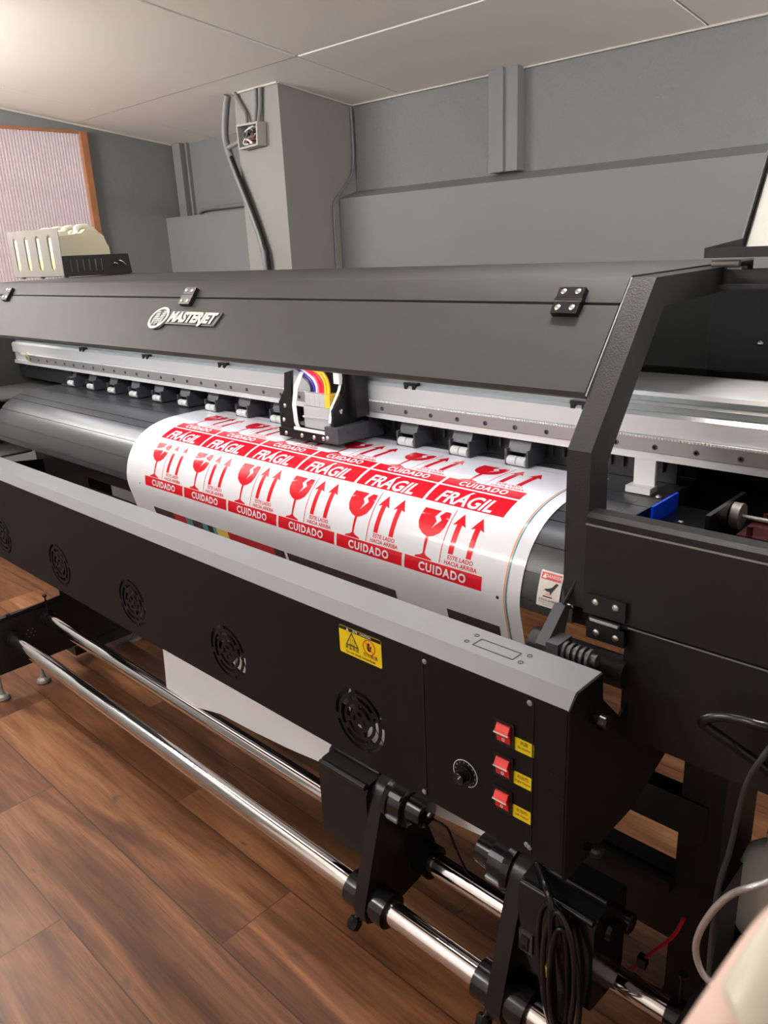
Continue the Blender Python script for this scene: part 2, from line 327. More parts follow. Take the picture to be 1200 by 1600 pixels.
b = MB(); b.box(XL + .001, XL + .045, 2.055, 2.088, .98, 1.935); b.box(XL + .001, XL + .04, .9, 2.055, 1.925, 1.937); b.box(XL + .001, XL + .04, .9, 2.055, .98, 1.0); b.build('window_frame', M['wood'], win, bevel=.003)

# tube lamps out of view: left one inferred from its glow, others added as fill
def lamp(x, y, rot, label, L_=1.2, drop=.34):
    r = empty('unseen_lamp', (x, y, zc(y)), label, 'lamp', 'ceiling lamps')
    h = L_ / 2; d = Vector((1, 0, 0)) if rot == 0 else Vector((0, 1, 0)); z = zc(y + (h if rot else 0)) - drop; c = Vector((x, y, z))
    b = MB(); b.cyl(c - d * h, c + d * h, .019, 20); b.build('lamp_tube', M['lamp'], r)
    for sg in (-1, 1):
        b = MB(); e = c + d * sg * (h + .02); b.cyl(c + d * sg * h, e, .022, 18); b.cyl(e, Vector((e.x, e.y, zc(e.y) + .001)), .005, 8); b.build('lamp_holder', M['wplastic'], r)
lamp(-2.8, 0.45, 0, 'white ceiling tube lamp nearest the corrugated window', 1.0)
lamp(1.25, 2.0, 1, 'added unseen tube lamp brightening the back right corner of the room', 0.55)  # added fill that lifts the right part of ceiling and wall
lamp(-1.6, -1.1, 0, 'added unseen tube lamp throwing front light on the printer', 0.9)  # added front light for the hanging sheet and other front faces
lamp(-0.1, 1.0, 0, 'added unseen tube lamp brightening the right end of the printer', 0.3, .2)  # added light for the open lid and the ceiling at the right

# ------------------------------------------------------------------ the printer
P = empty('large_format_printer', (-1.0, 1.15, 0), 'long black roll printer with raised right-hand lid, printing red labels', 'printer')
XA, XZ = -2.1, 0.0
b = MB(); b.strip([(1.44, 1.20), (1.44, 1.282), (1.004, 1.2775), (.9985, 1.2745), (.9775, 1.2465), (.982, 1.243)], XA, XZ - .002, -.003); b.build('top_cover', M['cover'], P)
b = MB(); b.strip([(.984, 1.240), (.9745, 1.2425), (.8955, 1.141), (.8965, 1.1385), (.908, 1.134)], XA, XZ - .003, -.003); door = b.build('cover_door', M['cover'], P)
# hinges across the slit
cn = Vector((0, -(1.275 - 1.14), (1.0 - .895))).normalized(); cd = Vector((0, -(1.0 - .895), -(1.275 - 1.14))).normalized()   # outward normal, down-slope direction
c0 = Vector((0, .9755, 1.2445)); ex = Vector((1, 0, 0))
def onc(x, d, h): return c0 + ex * x + cd * d + cn * h
def sbox(b, x0, x1, d0, d1, h0, h1):
    vs = [onc(x, d, h) for x in (x0, x1) for d in (d0, d1) for h in (h0, h1)]
    b._add(vs, [(0, 1, 3, 2), (4, 6, 7, 5), (0, 4, 5, 1), (2, 3, 7, 6), (0, 2, 6, 4), (1, 5, 7, 3)])
def hinge(x):
    b = MB(); sbox(b, x - .02, x + .02, -.020, -.003, .001, .012); sbox(b, x - .02, x + .02, .003, .021, .001, .012); b.cyl(onc(x - .021, 0, .007), onc(x + .021, 0, .007), .0055, 12)
    h = b.build('cover_hinge', M['plastic'], P, bevel=.0012)
    for sx_ in (-.011, .011):
        for d in (-.0125, .0125):
            b = MB(); b.lathe([(0, .0045), (.0012, .0042), (.0022, .002)], onc(x + sx_, d, .012), cn, 12); b.build('screw', M['steel'], h)
for x in (-1.955, -1.0, -0.075): hinge(x)
# raised maker's badge
def bmap(cx, d, h, k=1.0): return lambda co: onc(cx + co.x * k, d - co.y * k, h + co.z)
bd = MB()
me = plate2d([(-.052 + .118 * 0 + x, y) for x, y in circ(0, 0, .034, 32, .027)], [], .003)
bd.mesh(me, bmap(-1.024, .055, .005)); me = plate2d([(-.03, -.016), (.162, -.016), (.172, .016), (-.02, .016)], [], .003); bd.mesh(me, bmap(-1.024, .052, .005))
badge = bd.build('brand_badge', M['dgrey'], P)
bd = MB(); me = plate2d([(-.052 + x + y * .3, y) for x, y in circ(0, 0, .0335, 36, .027)], [[(-.052 + x + y * .3, y) for x, y in circ(0, 0, .027, 36, .0215)]], .002); bd.mesh(me, bmap(-1.024, .055, .0076))
for k in range(8):
    yy = -.0155 + k * .0044; h = .0014
    for x0, x1 in ((-.0185, -.0105), (.0105, .0185)): bd.mesh(plate2d([(-.052 + x0 + yy * .3, yy - h), (-.052 + x1 + yy * .3, yy - h), (-.052 + x1 + yy * .3 + .001, yy + h), (-.052 + x0 + yy * .3 + .001, yy + h)], [], .0016), bmap(-1.024, .055, .0076))
    q = max(0, min(1, (yy + .0155) / .031)); c = .011 * q
    for sg in (-1, 1): bd.mesh(plate2d([(-.052 + sg * c - .0042 + yy * .3, yy - h), (-.052 + sg * c + .0042 + yy * .3, yy - h), (-.052 + sg * c + .0042 + yy * .3, yy + h), (-.052 + sg * c - .0042 + yy * .3, yy + h)], [], .0012), bmap(-1.024, .055, .0076))
tm = text_mesh('MASTERJET', .034, .0019, .28, 1.02, 'LEFT'); wx = max(v.co.x for v in tm.vertices)
bd.mesh(tm, lambda co: onc(-1.024 - .012 + co.x * .176 / wx, .052 - co.y * .95, .0085)); tag(bd.build('badge_lettering', mat('badge_white', (0.8, 0.8, 0.76), 0.35), badge, norm=False), 'off-white raised badge lettering')
# end frames (slim bent plates at both ends of the print opening)
fp = [(1.25, 1.281), (1.0, 1.278), (.85, 1.078), (.85, .885), (.856, .862), (.90, .855), (.895, 1.058), (1.028, 1.240), (1.25, 1.246)]
for x0, x1, nm in ((0, .033, 'end_frame'), (-2.135, -2.102, 'end_frame')):
    b = MB(); b.prism(fp, x0, x1); b.build(nm, M['post'], P, bevel=.003)
# bright edge strip of the cover end
b = MB(); b.prism([(1.0, 1.2785), (.8925, 1.139), (.8955, 1.137), (1.003, 1.2775)], -.0022, -.0002); b.build('cover_edge', M['alu_dark'], P)
# back panels
b = MB(); b.box(XA, -.045, 1.40, 1.404, .55, 1.28); b.build('back_panel', M['cover'], P)
b = MB(); b.box(-.044, .62, 1.385, 1.39, .50, 1.262); eb = b.build('end_back_panel', M['frame'], P)
for x in (.042, .075):
    b = MB(); b.lathe([(0, .005), (.002, .0045), (.0035, .002)], (x, 1.385, 1.151), (0, -1, 0), 12); b.build('screw', M['steel'], eb)
# gantry beam
bp_ = [(1.25, 1.113), (1.112, 1.113), (1.105, 1.110), (1.103, 1.104), (1.118, 1.1035), (1.118, 1.0945), (1.106, 1.094), (1.104, 1.0905), (1.112, 1.089), (1.112, 1.0795), (1.103, 1.079), (1.098, 1.074), (1.098, 1.046), (1.104, 1.0455), (1.104, 1.015), (1.25, 1.015)]
b = MB(); b.prism(bp_, -2.33, .62); beam = b.build('gantry_beam', M['alu'], P)
for z0, z1, y in ((1.0945, 1.1035, 1.1178), (1.0795, 1.089, 1.1118)):
    b = MB(); b.box(-2.325, .615, y - .0015, y - .0002, z0 + .0006, z1 - .0006); b.build('beam_groove', M['alu_dark'], beam, smooth=False)
b = MB(); b.box(-2.2, .615, 1.094, 1.104, 1.021, 1.042); rail = b.build('linear_rail', M['rail'], P, bevel=.001)
b = MB(); b.box(-2.33, .62, 1.098, 1.104, 1.008, 1.0195); b.build('beam_lip', M['alu'], P, bevel=.001)
b = MB(); b.lathe([(0, .0042), (.001, .0042), (.0011, .0022), (-.002, .0021)], (.0035, 1.094, 1.0295), (0, -1, 0), 12); s0 = b.build('rail_screw', M['dgrey'], rail, org=(.0035, 1.094, 1.0295))
for k in range(-35, 10):
    if k: dup(s0, delta=(k * .0625, 0, 0), parent=rail)
b = MB(); b.box(-2.25, .615, 1.0925, 1.0965, 1.0425, 1.0455)
for k in range(0, 560): x = -2.25 + k * .0051; b.box(x, x + .0026, 1.0905, 1.0926, 1.0425, 1.0455)
b.build('timing_belt', M['wplastic'], P, smooth=False)
def clip(x):
    b = MB(); b.box(x - .016, x + .016, 1.0985, 1.1125, 1.0795, 1.0855); b.box(x - .014, x - .006, 1.0975, 1.1035, 1.073, 1.081); b.box(x + .006, x + .014, 1.0975, 1.1035, 1.073, 1.081); b.build('beam_clip', M['plastic'], P, bevel=.001)
for x in (-1.813, -1.447, -1.094, -.488, -.129): clip(x)
b = MB(); b.lathe([(0, .014), (.004, .014), (.0045, .010), (.005, .004), (.008, .004)], (-2.21, 1.098, 1.036), (0, -1, 0), 24); b.build('belt_pulley', M['brass'], P)
b = MB(); b.box(-2.33, -1.93, 1.11, 1.122, .96, 1.012); b.build('beam_back_plate', M['black'], P)
# left end enclosure: inner wall, floor plate, outer shell
b = MB(); b.box(-2.345, -2.335, .90, 1.39, .80, 1.27); b.box(-2.335, -2.03, .92, 1.39, .930, .936); b.box(-2.60, -2.346, .88, 1.39, .70, 1.27); b.box(-2.60, -2.14, .86, .876, .70, .98); b.build('left_end_housing', M['cover'], P, bevel=.003)
b = MB(); b.box(-2.02, -1.905, 1.112, 1.128, .955, .985); b.lathe([(0, .0045), (.003, .004)], (-2.26, 1.110, 1.0), (0, -1, 0), 10); b.build('drive_bracket', M['dgrey'], P)
# platen
PROF0 = [(1.16, .957), (1.05, .957), (1.0, .954), (.96, .945), (.93, .931), (.905, .910), (.888, .885), (.879, .862), (.874, .838), (.875, .815), (.882, .785), (.893, .74)]
def spline(p, sub):
    q = []
    for i in range(len(p) - 1):
        a = Vector(p[max(0, i - 1)]); bb = Vector(p[i]); c = Vector(p[i + 1]); d = Vector(p[min(len(p) - 1, i + 2)])
        for k in range(sub):
            t = k / sub; q.append(0.5 * ((2 * bb) + (c - a) * t + (2 * a - 5 * bb + 4 * c - d) * t * t + (3 * bb - a - 3 * c + d) * t ** 3))
    q.append(Vector(p[-1])); return q
PR = spline(PROF0, 4)
SL = [0]
for i in range(1, len(PR)): SL.append(SL[-1] + (PR[i] - PR[i - 1]).length)
def prof_at(s):
    s = max(0, min(SL[-1] - 1e-6, s))
    for i in range(len(PR) - 1):
        if SL[i + 1] >= s: return PR[i].lerp(PR[i + 1], (s - SL[i]) / (SL[i + 1] - SL[i]))
    return PR[-1]
def prof_n(s):
    p = prof_at(s); a = prof_at(s - .004); c = prof_at(s + .004); d = (c - a).normalized(); return p, Vector((d.y, -d.x)) * 1.0
# outward normal: curve runs forward (-y) then down, outward is up/front
def surf(x, s, h):
    p, n = prof_n(s)
    if n.y < 0 and n.x > 0: n = -n
    if n.dot(Vector((-0.6, 0.8))) < 0: n = -n
    q = p + n * h; return Vector((x, q.x, q.y))
def platen_prof(h):
    gro = [.085, .125, .19, .215, .262, .305, .345]; ss = sorted([s for s in SL if s < .361] + [.361] + [g + d for g in gro for d in (-.0012, -.0009, .0009, .0012)])
    out = []
    for s in ss:
        g = any(abs(s - q) < .001 for q in gro); v = surf(0, s, h - (.002 if g else 0)); out.append((v.y, v.z))
    return out
pp_ = platen_prof(-.0015)
b = MB(); b.prism(pp_ + [(.89, .818), (.92, .83), (1.16, .90)], -2.02, .0); b.prism([(y, z) for y, z in pp_ if y > .91] + [(.912, .88), (1.16, .90)], .0005, .034)
plat = b.build('platen', M['platen'], P, angle=12)
b = MB(); b.box(.0345, .037, .915, 1.16, .84, .962)
for y in (1.10, 1.05, .985, .95): b.lathe([(0, .004), (.002, .003)], (.037, y, .948), (1, 0, 0), 10)
b.build('platen_end_plate', M['black'], P)
for xx, s in ((-.004, .335), (-.02, .352), (.02, .075)):
    b = MB(); v = surf(xx, s, 0); n_ = surf(xx, s, 1) - v; b.lathe([(0, .006), (.0015, .0055), (.003, .003)], v, n_, 12); b.build('screw', M['steel'], plat)
# warning label on the curved platen
def curved(b, me, x0, s0, h, kx=1, ks=1):
    bm2 = bmesh.new(); bm2.from_mesh(me)
    ys = [v.co.y for v in bm2.verts]; lo, hi = min(ys), max(ys)
    for k in range(1, int((hi - lo) / .006) + 1):
        bmesh.ops.bisect_plane(bm2, geom=bm2.verts[:] + bm2.edges[:] + bm2.faces[:], plane_co=(0, lo + k * .006, 0), plane_no=(0, 1, 0))
    vm = {v: b.bm.verts.new(surf(x0 + v.co.x * kx, s0 - v.co.y * ks, h)) for v in bm2.verts}
    for f in bm2.faces:
        if f.normal.z < -.5: continue
        try: q = b.bm.faces.new([vm[v] for v in f.verts]); q.material_index = b.mi
        except ValueError: pass
    bm2.free()
def flat2d(pts, holes=[]): return plate2d(pts, holes, 0)
LX, LS = -.039, .322
_curved = curved
def curved(b, me, x0, s0, h): _curved(b, me, LX + (x0 - LX) * .84, LS + (s0 - LS) * .86, h, .84, .86)
b = MB(); curved(b, flat2d(rrect(-.0215, .0215, -.030, .030, .002)), LX, LS, .0006)
b.mi = 1; curved(b, flat2d([(-.019, .0155), (.019, .0155), (.019, .027), (-.019, .027)]), LX, LS, .0009)
b.mi = 2; curved(b, text_mesh('DANGER', .0075, .0001, 0, 1.05), LX + .004, LS - .0212, .0012); curved(b, flat2d([(-.017, .0175), (-.009, .0175), (-.013, .0253)]), LX, LS, .0012)
b.mi = 3
curved(b, flat2d([(-.012, -.0045), (-.007, .0005), (-.002, .0015), (.004, .004), (.011, .013), (.016, .012), (.009, .0015), (.006, -.003), (.004, -.009), (.0015, -.0035), (-.004, -.0035), (-.008, -.002)]), LX, LS, .0009)
curved(b, flat2d([(-.010, -.0135), (.008, -.0135), (.008, -.0115), (-.010, -.0115)]), LX, LS, .0009)
curved(b, text_mesh('高温危险 请勿触摸', .0042), LX, LS + .0185, .0009); curved(b, text_mesh('HOT SURFACE DO NOT TOUCH', .0024), LX, LS + .0228, .0009); curved(b, text_mesh('HOT HOT HOT', .0022) if False else text_mesh('DO NOT TOUCH', .0022), LX, LS + .0262, .0009)
b.mi = 4; curved(b, flat2d([(-.007, -.0105), (.004, -.0105), (.001, -.005), (-.003, -.0045)]), LX, LS, .0008)
curved_label, curved = curved, _curved
tag(b.build('danger_label', [M['pale'], M['rprint'], M['wprint'], M['ink'], M['pinkp']], plat, norm=False, smooth=False), 'small white danger sticker with red header')
# pinch rollers
def pinch(x):
    b = MB(); b.box(-.022, .022, -.022, .028, .014, .052, Matrix.Rotation(math.radians(-22), 3, 'X')); b.box(-.024, -.020, -.034, .02, .001, .03); b.box(.020, .024, -.034, .02, .001, .03); b.box(-.022, .022, .02, .05, .02, .045)
    for v in b.bm.verts: v.co += Vector((x, 1.135, .958))
    pr_ = b.build('pinch_roller', M['dgrey'], P, bevel=.0015, org=(x, 1.135, .958))
    for d in (-.0098, .0098):
        q = MB(); q.lathe([(-.0092, .007), (-.0088, .0085), (.0088, .0085), (.0092, .007)], (x + d, 1.135 - .029, .958 + .0095), (1, 0, 0), 16); q.build('roller', M['roller'], pr_)
    return pr_
pr0 = pinch(-.248)
for x in (-.374, -.506, -.64, -.775, -.905, -1.036, -1.166, -1.292, -1.42, -1.545, -1.67, -1.80, -1.93): dup(pr0, delta=(x + .248, 0, 0), parent=P)
b = MB(); b.box(-2.0, .01, 1.165, 1.175, .955, 1.008); b.build('roller_back_plate', M['platen'], P)
b = MB()
for k in range(90): x = -1.99 + k * .0222; b.box(x, x + .004, 1.158, 1.1655, .972, .990)
b.build('roller_spring_row', M['dgrey'], P, smooth=False)
b = MB(); b.box(-.030, .004, 1.100, 1.106, .967, 1.010); b.box(-.034, .006, 1.082, 1.106, .957, .967); b.build('beam_bracket', M['wplastic'], P, bevel=.001)
# led strip under the door edge
b = MB(); b.box(-2.05, -.02, .915, .927, 1.1395, 1.1425, Matrix.Rotation(math.radians(0), 3, 'X')); b.build('led_strip', M['led'], P, smooth=False)

# print carriage
CX = -.68
b = MB(); b.box(CX - .098, CX + .060, 1.007, 1.09, .966, .984); b.box(CX - .06, CX + .055, 1.02, 1.06, .984, .992)
car = b.build('print_carriage', M['plastic'], P, bevel=.002)
b = MB(); b.prism([(CX - .098, .984), (CX - .098, 1.036), (CX - .078, 1.062), (CX - .072, 1.098), (CX - .05, 1.104), (CX - .056, 1.06), (CX - .052, 1.005), (CX - .03, .984)], 1.012, 1.018, 'y')
b.prism([(1.098, .984), (1.010, .984), (1.009, 1.034), (1.045, 1.068), (1.045, 1.115), (1.098, 1.115)], CX + .064, CX + .070); b.box(CX - .075, CX + .064, 1.086, 1.096, .99, 1.125); b.box(CX + .070, CX + .088, 1.055, 1.09, 1.015, 1.12)
b.build('carriage_frame', M['plastic'], car, bevel=.0015)
b = MB(); b.box(CX + .048, CX + .086, 1.0035, 1.088, .970, 1.002); b.box(CX + .0855, CX + .0866, 1.03, 1.075, .988, .992); b.build('sensor_box', M['dgrey'], car, bevel=.002)
b = MB(); b.box(CX - .020, CX + .056, 1.012, 1.045, .992, 1.036); b.box(CX - .023, CX + .059, 1.010, 1.047, 1.012, 1.0155); b.build('damper_block', M['clear'], car, bevel=.002)
for k in range(4):
    x0 = CX - .018 + k * .0145; b = MB(); b.box(x0, x0 + .0138, 1.016, 1.045, 1.0365, 1.062); b.build('ink_damper', M['clear'], car, bevel=.0015)
b = MB(); b.box(CX + .0402, CX + .055, 1.016, 1.045, 1.0365, 1.062); tag(b.build('ink_damper', M['tank_y'], car, bevel=.002), 'yellow ink damper')
for k, mk in enumerate(('t_blk', 't_blue', 't_white', 't_red', 't_red', 't_yel', 't_yel')):
    x = CX - .012 + k * .0085; q = k * .0022; b = MB(); b.tube([(x, 1.03, 1.06), (x, 1.03, 1.072 + q * .6), (x - .008, 1.03, 1.083 + q), (x - .024, 1.032, 1.091 + q), (CX - .055 + q, 1.04, 1.099 + q), (CX - .11, 1.055, 1.112 + q * .5), (CX - .18, 1.07, 1.135)], .0034, 8, 5); b.build('ink_tube', M[mk], car)
b = MB(); b.strip([(1.06, 1.108), (1.03, 1.098), (1.012, 1.07), (1.004, 1.035), (1.006, 1.0), (1.012, .985)], CX - .046, CX - .034, .0012); b.build('flex_cable', M['wplastic'], car)
b = MB(); b.strip([(1.06, 1.108), (1.045, 1.095), (1.036, 1.07), (1.014, 1.04), (1.006, 1.01)], CX + .058, CX + .0645, .0012); b.box(CX + .05, CX + .066, 1.034, 1.042, 1.082, 1.105); b.box(CX - .046, CX + .06, 1.004, 1.007, .985, .991); b.build('flex_cable', M['wplastic'], car)
for x, z, y in ((CX - .085, 1.0, 1.012), (CX - .078, 1.03, 1.012), (CX - .075, .974, 1.007), (CX - .025, .975, 1.007), (CX + .012, .975, 1.007), (CX + .040, .976, 1.007), (CX + .056, .980, 1.0035), (CX + .03, 1.1, 1.086), (CX + .04, 1.085, 1.086), (CX + .005, 1.105, 1.086)):
    b = MB(); b.lathe([(0, .0048), (.0015, .0044), (.003, .002)], (x, y, z), (0, -1, 0), 12); b.build('screw', M['steel'], car)
b = MB(); b.lathe([(0, .005), (.002, .0045), (.003, .002)], (CX + .070, 1.03, 1.03), (1, 0, 0), 12); b.build('screw', M['steel'], car)

# right-hand maintenance station
b = MB(); b.strip([(.872, .965), (.872, .999), (.864, 1.004), (.846, 1.003), (.840, .998), (.840, .866), (.846, .8605)], .036, .62, .003); b.build('station_door', M['frame'], P)
b = MB(); b.box(.10, .62, .8385, .8402, .8622, .8634); b.build('door_trim', M['alu_dark'], P)
b = MB(); b.box(.036, .62, .8385, .8402, .9875, .9895); b.build('door_trim', M['alu_dark'], P)
b = MB(); b.box(.0935, .62, .846, .86, .70, .857); b.box(.62, .63, .84, 1.39, .60, 1.005); b.box(.10, .62, 1.09, 1.10, .60, .84); b.box(.036, .62, .86, 1.38, .838, .845); b.build('station_shell', M['black'], P, bevel=.002)
b = MB(); b.box(.045, .098, .834, .8395, .870, .897); b.box(.045, .098, .834, .8455, .835, .858); b.cyl((.050, .8335, .8635), (.093, .8335, .8635), .004, 12); sh = b.build('station_hinge', M['plastic'], P, bevel=.001)
b = MB(); b.cyl((.052, .8312, .8635), (.091, .8312, .8635), .0026, 10); b.build('hinge_pin', M['alu_dark'], sh)
for x, z in ((.057, .888), (.085, .888), (.060, .846), (.087, .846)):
    b = MB(); b.lathe([(0, .005), (.002, .0045), (.003, .002)], (x, .834, z), (0, -1, 0), 12); b.build('screw', M['steel'], sh)
b = MB(); b.box(.06, .135, .96, 1.07, .90, .955); b.box(.136, .142, .965, 1.09, .88, .985); b.box(.15, .19, .93, .99, .86, .93); cap = b.build('capping_station', M['gloss'], P, bevel=.002)
b = MB(); b.box(.058, .0615, .975, 1.055, .95, .979)
for y in (.985, 1.005, 1.02): b.box(.057, .058, y, y + .006, .953, .975)
b.build('wiper_blade', M['blue'], cap, bevel=.0008)
b = MB(); b.cyl((.143, 1.045, .965), (.155, 1.045, .965), .018, 20); b.cyl((.15, 1.045, .965), (.25, 1.045, .965), .003, 10); b.build('drive_roller', M['rack'], cap)
b = MB(); b.cyl((.11, .945, .955), (.118, .945, .955), .014, 20); b.build('drive_roller', M['rack'], cap)
b = MB(); b.box(.172, .24, .985, 1.06, .93, .955); b.box(.17, .242, .983, 1.062, .9555, .961)
for x, y in ((.183, .993), (.229, .993), (.183, 1.052), (.229, 1.052)): b.cyl((x, y, .961), (x, y, .972), .004, 10)
tag(b.build('pump_motor', M['darkred'], cap, bevel=.0015), 'dark red pump block')
for x, y, z in ((.075, .975, .954), (.09, 1.0, .954), (.16, .95, .929), (.175, .97, .929), (.115, .975, .954)):
    b = MB(); b.lathe([(0, .0045), (.003, .004), (.004, .002)], (x, y, z), (0, 0, 1), 10); b.build('screw', M['steel'], cap)
# lid over the station, folded back
b = MB(); b.box(.012, .62, 1.222, 1.26, 1.262, 1.276); b.box(.012, .62, 1.219, 1.2225, 1.2555, 1.2765); b.box(.024, .62, 1.20, 1.222, 1.2505, 1.256); b.build('station_top_rail', M['frame'], P, bevel=.0015)
b = MB(); b.cyl((.015, 1.222, 1.285), (.055, 1.222, 1.285), .0052, 14); b.box(.012, .058, 1.223, 1.245, 1.2765, 1.2805); b.build('lid_hinge', M['rack'], P)
b = MB(); b.strip([(1.212, 1.308), (1.212, 1.2935), (1.36, 1.2935), (1.545, 1.62), (1.54, 1.635)], .008, .62, .003); lid = b.build('station_lid', M['frame'], P)
b = MB(); b.prism([(1.212, 1.308), (1.212, 1.2935), (1.36, 1.2935), (1.545, 1.62), (1.53, 1.628), (1.353, 1.318)], .0055, .0085); b.build('lid_side_lip', M['frame'], lid)
b = MB(); d = (Vector((1.545, 1.62)) - Vector((1.36, 1.2935))).normalized(); nn = Vector((-d.y, d.x))
q0 = Vector((1.36, 1.2935)) + d * .006 + nn * .0035; q1 = Vector((1.545, 1.62)) + nn * .0035; b.prism([tuple(q0), tuple(q1), tuple(q1 + nn * .001), tuple(q0 + nn * .001)], .012, .615); b.build('lid_inner_panel', M['lid_in'], lid)
# frame underneath: legs, cross beams, feet
b = MB(); b.box(.109, .176, 1.045, 1.20, .05, .835); b.box(.105, .19, 1.02, 1.40, .04, .075); leg = b.build('leg', M['frame'], P, bevel=.003)
b = MB(); b.box(-2.04, -1.975, 1.045, 1.20, .05, .93); b.box(-2.05, -1.965, .97, 1.40, .04, .075); b.build('leg', M['frame'], P, bevel=.003)
b = MB(); b.box(-1.975, .152, 1.04, 1.075, .42, .487); b.build('cross_beam', M['frame'], P, bevel=.003)
b = MB(); b.box(-1.975, .108, 1.05, 1.085, .19, .325); b.box(-1.975, .108, 1.03, 1.05, .30, .322); b.build('cross_beam', M['black'], P, bevel=.003)
b = MB(); b.box(-2.05, .62, 1.16, 1.39, .86, .90); b.build('bed_frame', M['black'], P, bevel=.003)
for z0, z1, y in ((.822, .836, .90), (.809, .819, .905)):
    b = MB(); b.box(-.02, .0935, y, y + .02, z0, z1); b.build('bed_rail', M['dgrey'], P, bevel=.002)
b = MB(); b.box(-2.05, -.3, .998, 1.0, .45, .69); b.box(-2.05, -.3, .998, 1.0, .722, .80); b.box(-2.05, -1.70, .9985, .9995, .689, .723); b.box(-.5, -.3, .9985, .9995, .689, .723); b.build('under_bed_dark_backing', M['black'], P)  # black backing added for the dark interior in the gap under the platen
b = MB(); b.box(-2.2, -2.0, .86, .97, .764, .770); b.build('left_arm', M['cover'], P, bevel=.001)
b = MB(); b.box(-.05, .62, 1.392, 1.396, .30, .50); b.build('lower_dark_backing', M['black'], P)  # black backing added where the depth behind the cross beam is dark
for x, y in ((-2.0, 1.32), (-1.985, 1.20), (.15, 1.34), (.15, 1.06)):
    b = MB(); b.lathe([(0, .022), (.008, .024), (.012, .018), (.016, .006), (.042, .006)], (x, y, 0), (0, 0, 1), 20); b.build('levelling_foot', M['rack'], P)

# ------------------------------------------------------------------ the drying heater in front
H = empty('drying_heater', (-.95, .735, .57), 'long matt black heater box with round fan grilles and red switches', 'heater')
HX0, HX1 = -2.0, .10
fans = [-.254 - .338 * k for k in range(6)]; fz = .649
holes = []
for fx in fans:
    for r0, r1, n_, off in ((.046, .0525, 4, 12), (.033, .0405, 4, 35), (.020, .0275, 4, 12), (.007, .0135, 4, 40)):
        for k in range(n_):
            a0 = off + k * 360 / n_; holes.append(sector(fx, fz, r0, r1, a0 + 7 * .045 / r1 * .9, a0 + 360 / n_ - 7 * .045 / r1 * .9, 10))
me = plate2d([(HX0, .574), (HX1, .574), (HX1, .813), (HX0, .813)], holes, .0016)
b = MB(); b.mesh(me, lambda co: Vector((co.x, .6988 - co.z, co.y))); front = b.build('front_panel', M['heater'], H, smooth=False)
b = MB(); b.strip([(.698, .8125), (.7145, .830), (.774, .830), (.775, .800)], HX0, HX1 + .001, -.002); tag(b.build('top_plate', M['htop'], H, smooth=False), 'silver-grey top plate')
b = MB(); b.box(HX0, HX1, .772, .774, .70, .80); b.box(HX0, HX1, .70, .71, .574, .5755); b.box(HX0, HX1, .715, .72, .80, .806); b.build('back_sheet', M['heater'], H)
for x0, x1 in ((HX1 - .0005, HX1 + .003), (HX0 - .003, HX0)):
    b = MB(); b.prism([(.699, .574), (.699, .8135), (.7145, .8285), (.774, .8285), (.778, .79), (.825, .742), (.845, .752), (1.04, .728), (1.04, .62), (.882, .564), (.70, .564)], x0, x1); b.build('end_plate', M['heater'], H, bevel=.0006)
for fx in fans:
    b = MB(); b.lathe([(0, .017), (.018, .017), (.02, .014)], (fx, .708, fz), (0, 1, 0), 20)
    for k in range(7):
        a = 2 * math.pi * k / 7; R = Matrix.Rotation(a, 3, 'Y') @ Matrix.Rotation(.6, 3, 'X'); vs = []
        pts = [Vector((.016, 0, -.008)), Vector((.046, 0, -.016)), Vector((.048, 0, .016)), Vector((.016, 0, .008))]
        q = [Matrix.Rotation(a, 3, 'Y') @ (Matrix.Rotation(.6, 3, 'X') @ p) for p in pts]
        vs = [p + Vector((fx, .716, fz)) for p in q] + [p + Vector((fx, .7172, fz)) for p in q]; b._add(vs, [(0, 1, 2, 3), (7, 6, 5, 4), (0, 4, 5, 1), (1, 5, 6, 2), (2, 6, 7, 3), (3, 7, 4, 0)])
    f = b.build('fan', M['plastic'], H)
    b = MB(); b.mesh(plate2d([(-.058, -.058), (.058, -.058), (.058, .058), (-.058, .058)], [circ(0, 0, .054, 40)], .024), lambda co: Vector((fx + co.x, .7135 - co.z, fz + co.y))); b.build('fan_housing', M['plastic'], f, smooth=False)
# access cover seams, screws
for x in (-.1215, .0545):
    b = MB(); b.box(x - .0007, x + .0007, .6968, .6982, .578, .808); b.build('panel_seam', M['ink'], front, smooth=False)
for x, z in ((-.118, .800), (.049, .803), (-.126, .585), (.048, .592), (.052, .59)):
    b = MB(); b.lathe([(0, .004), (.0012, .0038), (.0022, .002)], (x, .698, z), (0, -1, 0), 12); b.build('screw', M['alu_dark'], H)
b = MB()
for a in (((.076, .719), (.083, .722)), ((.085, .719), (.092, .722)), ((.076, .690), (.083, .693)), ((.092, .69), (.1, .693))): b.box(a[0][0], a[1][0], .6974, .6981, a[0][1] - .002, a[0][1] - .0008)
b.build('punched_mark', M['ink'], front, smooth=False)
